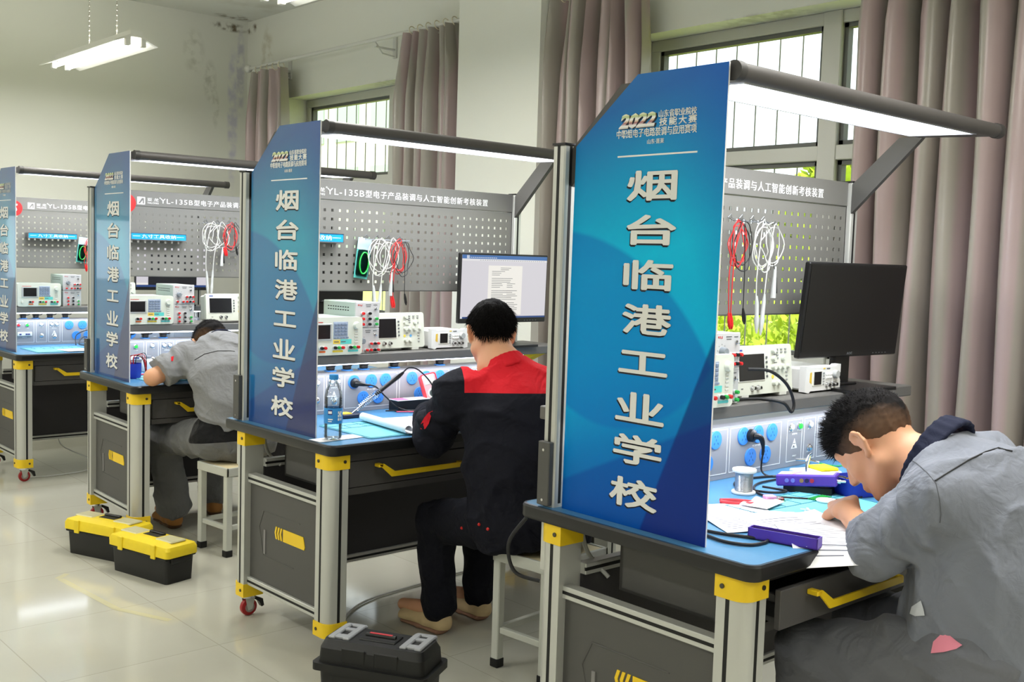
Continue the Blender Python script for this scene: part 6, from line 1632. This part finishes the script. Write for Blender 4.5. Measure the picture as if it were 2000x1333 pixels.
def person(label, loc, head, spine, hips, knees, ankles, toes, sh, el, wr_, hand, fwd, jacket, trouser, hairspec, shoes, seed, sleeve=1.0, extra=None, hv=.0065, headscale=1.0, shoulder_w=.2):
    root = empty('person', loc); tag(root, label, 'person')
    lat = V3(fwd[1], -fwd[0], 0)          # body right
    R, c = headT(*head); s = headscale
    # --- the body itself: one continuous skin
    B = Field(.02); head_field(B, R, c, s)
    nb = V3(*spine[-1]); B.chain([c+R@V3(0, -.022, -.045), (c+R@V3(0, -.035, -.075))*.5+nb*.5, nb], [.058*s, .060, .066], .03)
    for a, b_, w0, w1 in zip(spine[:-1], spine[1:], (.11, .11, .13), (.11, .13, .10)): B.flat(a, b_, lat, w0, .075, w1, .075, .04)
    for i in (0, 1):
        B.chain([hips[i], knees[i], ankles[i]], [.075, .05, .036], .03); B.seg(spine[0], hips[i], .08, .075, .03)
        B.chain([ankles[i], V3(*toes[i])+V3(0, 0, .03)], [.034, .024], .02)
        B.chain([spine[-2], sh[i]], [.06, .05], .03); B.chain([sh[i], el[i], wr_[i]], [.045, .039, .027], .015)
        fingers(B, V3(*wr_[i]), *hand[i])
    body = skin_mesh('body', B.mesh(.0055), SKIN, root)
    # --- trousers
    T = Field(.035)
    T.flat(spine[0], V3(*spine[0])*.45+V3(*spine[1])*.55, lat, .175, .125, .165, .12)
    for i in (0, 1):
        T.seg(spine[0], hips[i], .115, .112); kr = jacket.get('knee', .080); T.seg(hips[i], knees[i], .104, kr, .04, (.008, 3.0, 1.0+i)); T.seg(knees[i], V3(*ankles[i])+V3(0, 0, .02), kr, jacket.get('cuff', .073), .03, (.005, 2.4, 2.0+i))
    zc = min(a[2] for a in ankles)
    T.cut(lambda X, Y, Z: zc-.045-Z); seatz = jacket.get('seat', .427)
    T.cut(lambda X, Y, Z: np.minimum(seatz-Z, .09-np.sqrt((X-jacket['st'][0])**2+(Y-jacket['st'][1])**2)+.10))
    tr = skin_mesh('trousers', T.mesh(hv, wr(.007, 24, seed+50)), trouser, root)
    # --- jacket
    J = Field(.035); ws = jacket['w']
    for i in range(len(spine)-1): J.flat(spine[i], spine[i+1], lat, *ws[i], *ws[i+1], .05)
    for i in (0, 1):
        J.seg(V3(*spine[-1])*.5+V3(*spine[-2])*.5, sh[i], .085, .078, .05); J.seg(spine[-1], sh[i], .06, .072, .05)
        ar = jacket.get('arm', (.078, .068, .062)); af = jacket.get('fold', .007)
        if jacket['sleeve'][i] < 0:
            s2 = V3(*sh[i]); q = s2+(V3(*el[i])-s2)*(1+jacket['sleeve'][i]); J.seg(s2, q, ar[0], ar[1], .03, (af, 2.5, seed+i)); J.seg(q, q-(V3(*el[i])-s2)*.15, ar[1]+.004, ar[1]+.004, .01, (.005, 1.5, seed)); continue
        J.seg(sh[i], el[i], ar[0], ar[1], .03, (af, 3.0, seed+i)); e2 = V3(*el[i]); w2 = V3(*wr_[i]); t = jacket['sleeve'][i]; J.seg(e2, e2+(w2-e2)*t, ar[1], ar[2], .025, (af, 2.5, seed+2+i))
        if t < .9:
            q = e2+(w2-e2)*t; J.seg(q, q-(w2-e2)*.12, ar[2]+.003, ar[2]+.006, .008, (.005, 1.5, seed))
    hm = unit(V3(*spine[1])-V3(*spine[0])); hp = V3(*spine[0])+hm*jacket.get('hem', -.02)
    J.cut(lambda X, Y, Z: -((X-hp[0])*hm[0]+(Y-hp[1])*hm[1]+(Z-hp[2])*hm[2])-.015*np.sin(18*X+seed)*1.0)
    # neck opening
    nd = unit(jacket['nd']) if 'nd' in jacket else unit(c+R@V3(0, -.03, -.05)-nb); ce = V3(*jacket['ce']) if 'ce' in jacket else nb+nd*jacket.get('cz', .050); no = ce-nd*.018
    J.cut(lambda X, Y, Z: np.minimum((X-no[0])*nd[0]+(Y-no[1])*nd[1]+(Z-no[2])*nd[2], .125-np.sqrt((X-no[0])**2+(Y-no[1])**2+(Z-no[2])**2)))
    for i in (0, 1):
        e2 = V3(*el[i]); w2 = V3(*wr_[i]); d = unit(w2-e2); q = e2+(w2-e2)*jacket['sleeve'][i]+d*.012
        if jacket['sleeve'][i] < 0: d = unit(e2-V3(*sh[i])); q = V3(*sh[i])+(e2-V3(*sh[i]))*(1+jacket['sleeve'][i])+d*.012
        J.cut(lambda X, Y, Z, d=d, q=q: np.minimum((X-q[0])*d[0]+(Y-q[1])*d[1]+(Z-q[2])*d[2], .10-np.sqrt((X-q[0])**2+(Y-q[1])**2+(Z-q[2])**2)))
    if 'cut' in jacket: J.cut(jacket['cut'])
    jk = skin_mesh('jacket', J.mesh(hv, wr(jacket.get('amp', .0042), 22, seed)), None, root, jacket['mats'], jacket.get('face'))
    # --- collar: a folded band around the neck
    K = Field(.012); u = unit(np.cross(nd, lat)); v = np.cross(nd, u)
    ring = [no+nd*(.004+.012*math.cos(a+math.pi))+(u*math.cos(a)*.068+v*math.sin(a)*.076) for a in np.linspace(.5, 2*math.pi-.5, 15)] if 0 else None
    ub = unit(-V3(fwd[0], fwd[1], 0)-nd*((-V3(fwd[0], fwd[1], 0))@nd)); ul = np.cross(nd, ub); cr = jacket.get('cr', (.078, .074))
    pts = [ce-nd*.012*(1-math.cos(a))+ub*math.cos(a)*cr[0]+ul*math.sin(a)*cr[1] for a in np.linspace(-2.45, 2.45, 21)]
    for a_, b_ in zip(pts[:-1], pts[1:]):
        oa, ob = unit(a_-ce), unit(b_-ce)
        for q in range(5):
            t = q/4; K.seg(a_-nd*.042*t+oa*.016*t, b_-nd*.042*t+ob*.016*t, .0065, .0065, .006)
    co = skin_mesh('collar', K.mesh(.005), jacket['collar'], root)
    # --- hair
    HF = hair_field(R, c, s, hairspec['grow'], hairspec['line'])
    HV = HF.mesh(.0042, wr(.0022, 120, seed+7)); hm_ = hairmat('hair_%s' % hairspec['name'], hairspec['dark'], hairspec['side'], R, c, *hairspec['fade'], root)
    hr_ = skin_mesh('hair', HV, hm_, root)
    tf = hair_tufts(root, HV, R, c, hairspec['n'], hairspec['len'], M('hair_tip_'+hairspec['name'], hairspec['dark'], .7, spec=.2), seed, hairspec['zmin'], hairspec['sweep'], fade=hairspec.get('lenf'), lie=hairspec.get('lie', 1.0), jit=hairspec.get('jit', .28)); tf.parent = hr_
    # brows
    m = MB()
    for a in (-1, 1): m.tube([tuple(c+R@(V3(a*x, y, z)*s)-np.array(loc)) for x, y, z in ((.016, .094, .027), (.032, .090, .033), (.048, .078, .030))], [.003, .0035, .002], M('brow_hair', (30, 24, 22), .7), 6)
    m.build('eyebrows', root)
    for i in (0, 1):
        h_ = V3(*ankles[i]); t_ = V3(*toes[i]); f = unit((t_[0]-h_[0], t_[1]-h_[1], 0)); he = h_-f*.055; zt = shoes[2][i] if len(shoes) > 2 else (0, 0)
        shoe(root, (he[0], he[1], zt[0]), (he[0]+f[0]*.275, he[1]+f[1]*.275, zt[1]), shoes[0], shoes[1])
    return dict(root=root, R=R, c=c, body=body, jacket=jk, trousers=tr, lat=lat)
def onmesh(o, u, v):
    # the point of a finished mesh seen at photo pixel (u, v): used to lay seams and badges on the cloth surface
    x = (u-1000)/F_PX; y = (v-666.5)/F_PX
    d = (_f + _r2*x - _u2*y).normalized()
    rl = Vector(o.parent.location)
    from mathutils.bvhtree import BVHTree
    if '_bvh' not in _BV or _BV.get('_o') is not o: _BV['_bvh'] = BVHTree.FromPolygons([tuple(w.co) for w in o.data.vertices], [tuple(p.vertices) for p in o.data.polygons]); _BV['_o'] = o
    p, n, i, dist = _BV['_bvh'].ray_cast(CAM-rl, d)
    return (p, n) if p is not None else (None, None)
_BV = {}
def seam(o, pix, r, mat, name, root):
    P = []
    for (u0, v0), (u1, v1) in zip(pix[:-1], pix[1:]):
        k = max(2, int(math.hypot(u1-u0, v1-v0)/8))
        for q in range(k):
            p, n = onmesh(o, u0+(u1-u0)*q/k, v0+(v1-v0)*q/k)
            if p is not None: P.append(p+n*r*.3)
    Q = [P[0]] if P else []
    for p in P[1:]:
        if (p-Q[-1]).length < .08: Q.append(p)
    if len(Q) > 2: return MB().tube(Q, r, mat, 6).build(name, root)
def patch(o, pix, mat, name, root, lift=.002):
    vs = []; c = Vector((0, 0, 0))
    for u, v in pix:
        p, n = onmesh(o, u, v)
        if p is not None: vs.append(p+n*lift); 
    if len(vs) < 3: return
    cu = sum(p[0] for p in pix)/len(pix); cv = sum(p[1] for p in pix)/len(pix); p, n = onmesh(o, cu, cv)
    if p is None: return
    mids = []
    for u, v in pix:
        q, nn = onmesh(o, (u+cu)/2, (v+cv)/2)
        mids.append(q+nn*lift if q is not None else p+n*lift)
    n_ = len(vs); m = MB(); m.add(vs+mids+[p+n*lift], [(a, (a+1) % n_, n_+(a+1) % n_, n_+a) for a in range(n_)]+[(n_+a, n_+(a+1) % n_, 2*n_) for a in range(n_)], mat)
    return m.build(name, root, sharp=3)
SHORT = dict(grow=.005, line=([-.11, -.08, -.04, -.02, .015, .035, .055, .080, .10], [-.060, -.050, -.020, .0, -.012, -.016, .018, .036, .040]), dark=(24, 22, 22), side=(98, 76, 60), fade=(-.055, .0), n=8500, len=.019, zmin=([-.12, -.05, .05, .10], [.055, .05, .040, .036]), sweep=(0, .5, .2), lenf=lambda L: .5+12*max(0, min(.12, L[1]*.8+L[2]*.7-.03)))
A_ = math.radians
# ---- the person in grey at the nearest bench
p1 = person('person in grey jacket with navy collar bending over the nearest bench', (.54, -.35, 0), ((.55, .032, 1.004), (-.05, 1), .84),
    [(.545, -.275, .585), (.545, -.300, .735), (.55, -.255, .89), (.55, -.160, .960)],
    [(.45, -.30, .560), (.65, -.30, .560)], [(.405, .105, .468), (.69, .115, .490)], [(.40, .09, .09), (.70, .12, .09)], [(.39, .28, .03), (.72, .30, .03)],
    [(.395, -.220, .925), (.715, -.18, .955)], [(.380, -.085, .785), (.90, -.10, .86)], [(.495, .075, .828), (.91, .05, .845)],
    [(V3(.80, .60, .02), V3(.3, -.2, -.9), 1.0, 1.0, -1), (V3(-.6, .55, -.1), V3(-.2, .3, -.9), 1.0, .8, 1)], unit((0, 1, 0)),
    dict(w=[(.195, .195), (.190, .185), (.190, .155), (.125, .090)], sleeve=[.26, .42], hem=-.035, st=(.54, -.36), mats=[GREYW], collar=NAVYC, amp=.010, arm=(.078, .070, .064), fold=.012, nd=(0, .87, .49), ce=(.55, -.095, 1.000), cr=(.104, .092)), GREYP,
    dict(SHORT, name='short_crop'), (SHOEB, SOLEB), 3, headscale=1.06)
seam(p1['jacket'], [(1826, 940), (1850, 925), (1890, 900), (1925, 884), (1950, 876), (1965, 880), (1988, 884)], .0022, BELT, 'piping', p1['root'])
seam(p1['jacket'], [(1766, 892), (1790, 905), (1812, 925), (1828, 945), (1835, 975), (1838, 1005), (1835, 1030)], .0012, M('grey_seam', (96, 98, 104), .9), 'armhole_seam', p1['root'])
patch(p1['trousers'], [(1845, 1235), (1870, 1255), (1880, 1262), (1868, 1270), (1845, 1275), (1820, 1278), (1825, 1255)], M('pink_lining', (232, 140, 160), .8), 'pink_lining', p1['root'], .004)
patch(p1['jacket'], [(1800, 1172), (1806, 1190), (1808, 1202), (1790, 1204), (1780, 1200), (1784, 1186)], M('white_lining', (206, 210, 218), .8), 'white_lining', p1['root'], .004)
# ---- the person with red shoulders at the second bench
F2 = unit((.50, .866, 0)); L2 = V3(F2[1], -F2[0], 0); R2C = (.62, 1.40, 0)
two_tone(NAVYJ, (205, 30, 42), [((.10*F2[0], .10*F2[1], 1), -.962-.10*float(F2@V3(.60, 1.50, 0))), (tuple(L2), .176-float(L2@V3(.60, 1.50, 0))), (tuple(-L2), .176+float(L2@V3(.60, 1.50, 0)))], R2C)
p2 = person('person in navy jacket with red shoulders seated at the second bench', R2C, ((.605, 1.605, 1.160), (.55, .83), .42),
    [(.62, 1.375, .53), (.61, 1.385, .72), (.60, 1.44, .89), (.60, 1.515, 1.030)],
    [(.53, 1.41, .515), (.73, 1.37, .515)], [(.505, 1.775, .448), (.745, 1.79, .455)], [(.548, 1.80, .09), (.775, 1.83, .09)], [(.535, 2.01, .03), (.775, 2.03, .03)],
    [(.435, 1.575, .960), (.770, 1.395, .960)], [(.425, 1.705, .790), (.93, 1.68, .815)], [(.575, 1.93, .825), (.76, 1.93, .825)],
    [(V3(.7, .7, -.1), V3(.2, .1, -.95), 1.0, .6, -1), (V3(-.3, .9, -.1), V3(-.2, .1, -.95), 1.0, .6, 1)], F2,
    dict(knee=.074, cuff=.068, w=[(.240, .180), (.220, .155), (.207, .142), (.105, .085)], sleeve=[.80, .85], hem=-.085, st=(.66, 1.312), mats=[NAVYJ], collar=REDY, amp=.007, arm=(.080, .074, .064), fold=.009, cz=.052, cr=(.078, .074)), NAVYT,
    dict(grow=.011, line=([-.13, -.09, -.055, -.035, .025, .045, .06, .10], [-.085, -.078, -.045, .042, .040, .0, .05, .06]), dark=(20, 18, 18), side=(34, 30, 28), fade=(-.20, -.12), n=8000, len=.030, zmin=([-.14, -.055, -.04, .03, .1], [-.075, -.03, .062, .062, .06]), sweep=(0, -.25, -1.0), name='full_dark', lie=.45, jit=.14), (SHOEC, SOLEC), 12)
patch(p2['jacket'], [(846, 803), (842, 815), (838, 828), (831, 838), (822, 838), (823, 828), (829, 817), (838, 806)], REDY, 'sleeve_badge', p2['root'])
for u, v in ((902, 1032), (936, 1025), (953, 1034)):
    p, n = onmesh(p2['jacket'], u, v)
    if p is None: p, n = onmesh(p2['trousers'], u, v)
    if p is not None: MB().ball(tuple(p), .006, M('red_stud', (214, 40, 36), .4), 10).build('red_stud', p2['root'])
m = MB(); gl = lambda x, y, z: tuple(p2['c']+p2['R']@V3(x, y, z)-np.array(p2['root'].location))
for a in (-1, 1):
    m.tube([gl(a*.081, -.01, .02), gl(a*.080, .05, .012), gl(a*.066, .098, .008)], .0016, BLACK, 6)
    m.tube([gl(a*.036+.028*math.cos(t), .108-.014*abs(math.cos(t))*.6, .002+.02*math.sin(t)) for t in np.linspace(0, 2*math.pi, 17)], .0015, BLACK, 6)
m.tube([gl(-.01, .113, .006), gl(.01, .113, .006)], .0015, BLACK, 6); m.build('glasses', p2['root'])
# ---- the person at the third bench
F3 = unit((.42, .907, 0))
p3 = person('person in light grey jacket hunched over the third bench, seen from behind', (.5, 3.38, 0), ((.505, 3.640, .962), (.25, .97), .80),
    [(.505, 3.36, .54), (.50, 3.375, .70), (.495, 3.42, .84), (.50, 3.52, .955)],
    [(.41, 3.40, .535), (.60, 3.36, .535)], [(.355, 3.86, .475), (.67, 3.88, .49)], [(.405, 3.84, .10), (.70, 3.98, .12)], [(.42, 4.05, .03), (.76, 4.2, .05)],
    [(.355, 3.585, .905), (.665, 3.43, .905)], [(.175, 3.575, .822), (.78, 3.60, .84)], [(.385, 3.725, .822), (.62, 3.78, .83)],
    [(V3(.8, .5, -.05), V3(.1, .1, -.95), 1.0, .6, -1), (V3(-.4, .8, -.1), V3(-.2, .1, -.95), 1.0, .6, 1)], F3,
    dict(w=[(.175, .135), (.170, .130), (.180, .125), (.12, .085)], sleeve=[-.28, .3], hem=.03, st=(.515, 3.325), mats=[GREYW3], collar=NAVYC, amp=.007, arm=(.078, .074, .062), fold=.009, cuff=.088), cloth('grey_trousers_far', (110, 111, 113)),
    dict(SHORT, name='short_dark', side=(84, 64, 46), fade=(-.06, -.01)), (SHOEB, SOLEB), 21)
seam(p3['jacket'], [(380, 704), (400, 692), (425, 686), (450, 686), (467, 688)], .002, BELT, 'piping', p3['root'])
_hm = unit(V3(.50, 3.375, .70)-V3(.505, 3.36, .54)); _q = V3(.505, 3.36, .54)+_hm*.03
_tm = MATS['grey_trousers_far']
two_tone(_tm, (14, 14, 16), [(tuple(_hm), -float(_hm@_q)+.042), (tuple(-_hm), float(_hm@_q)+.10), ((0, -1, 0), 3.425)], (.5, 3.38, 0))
patch(p3['jacket'], [(334, 698), (340, 696), (338, 706), (334, 706)], REDY, 'sleeve_badge', p3['root'])
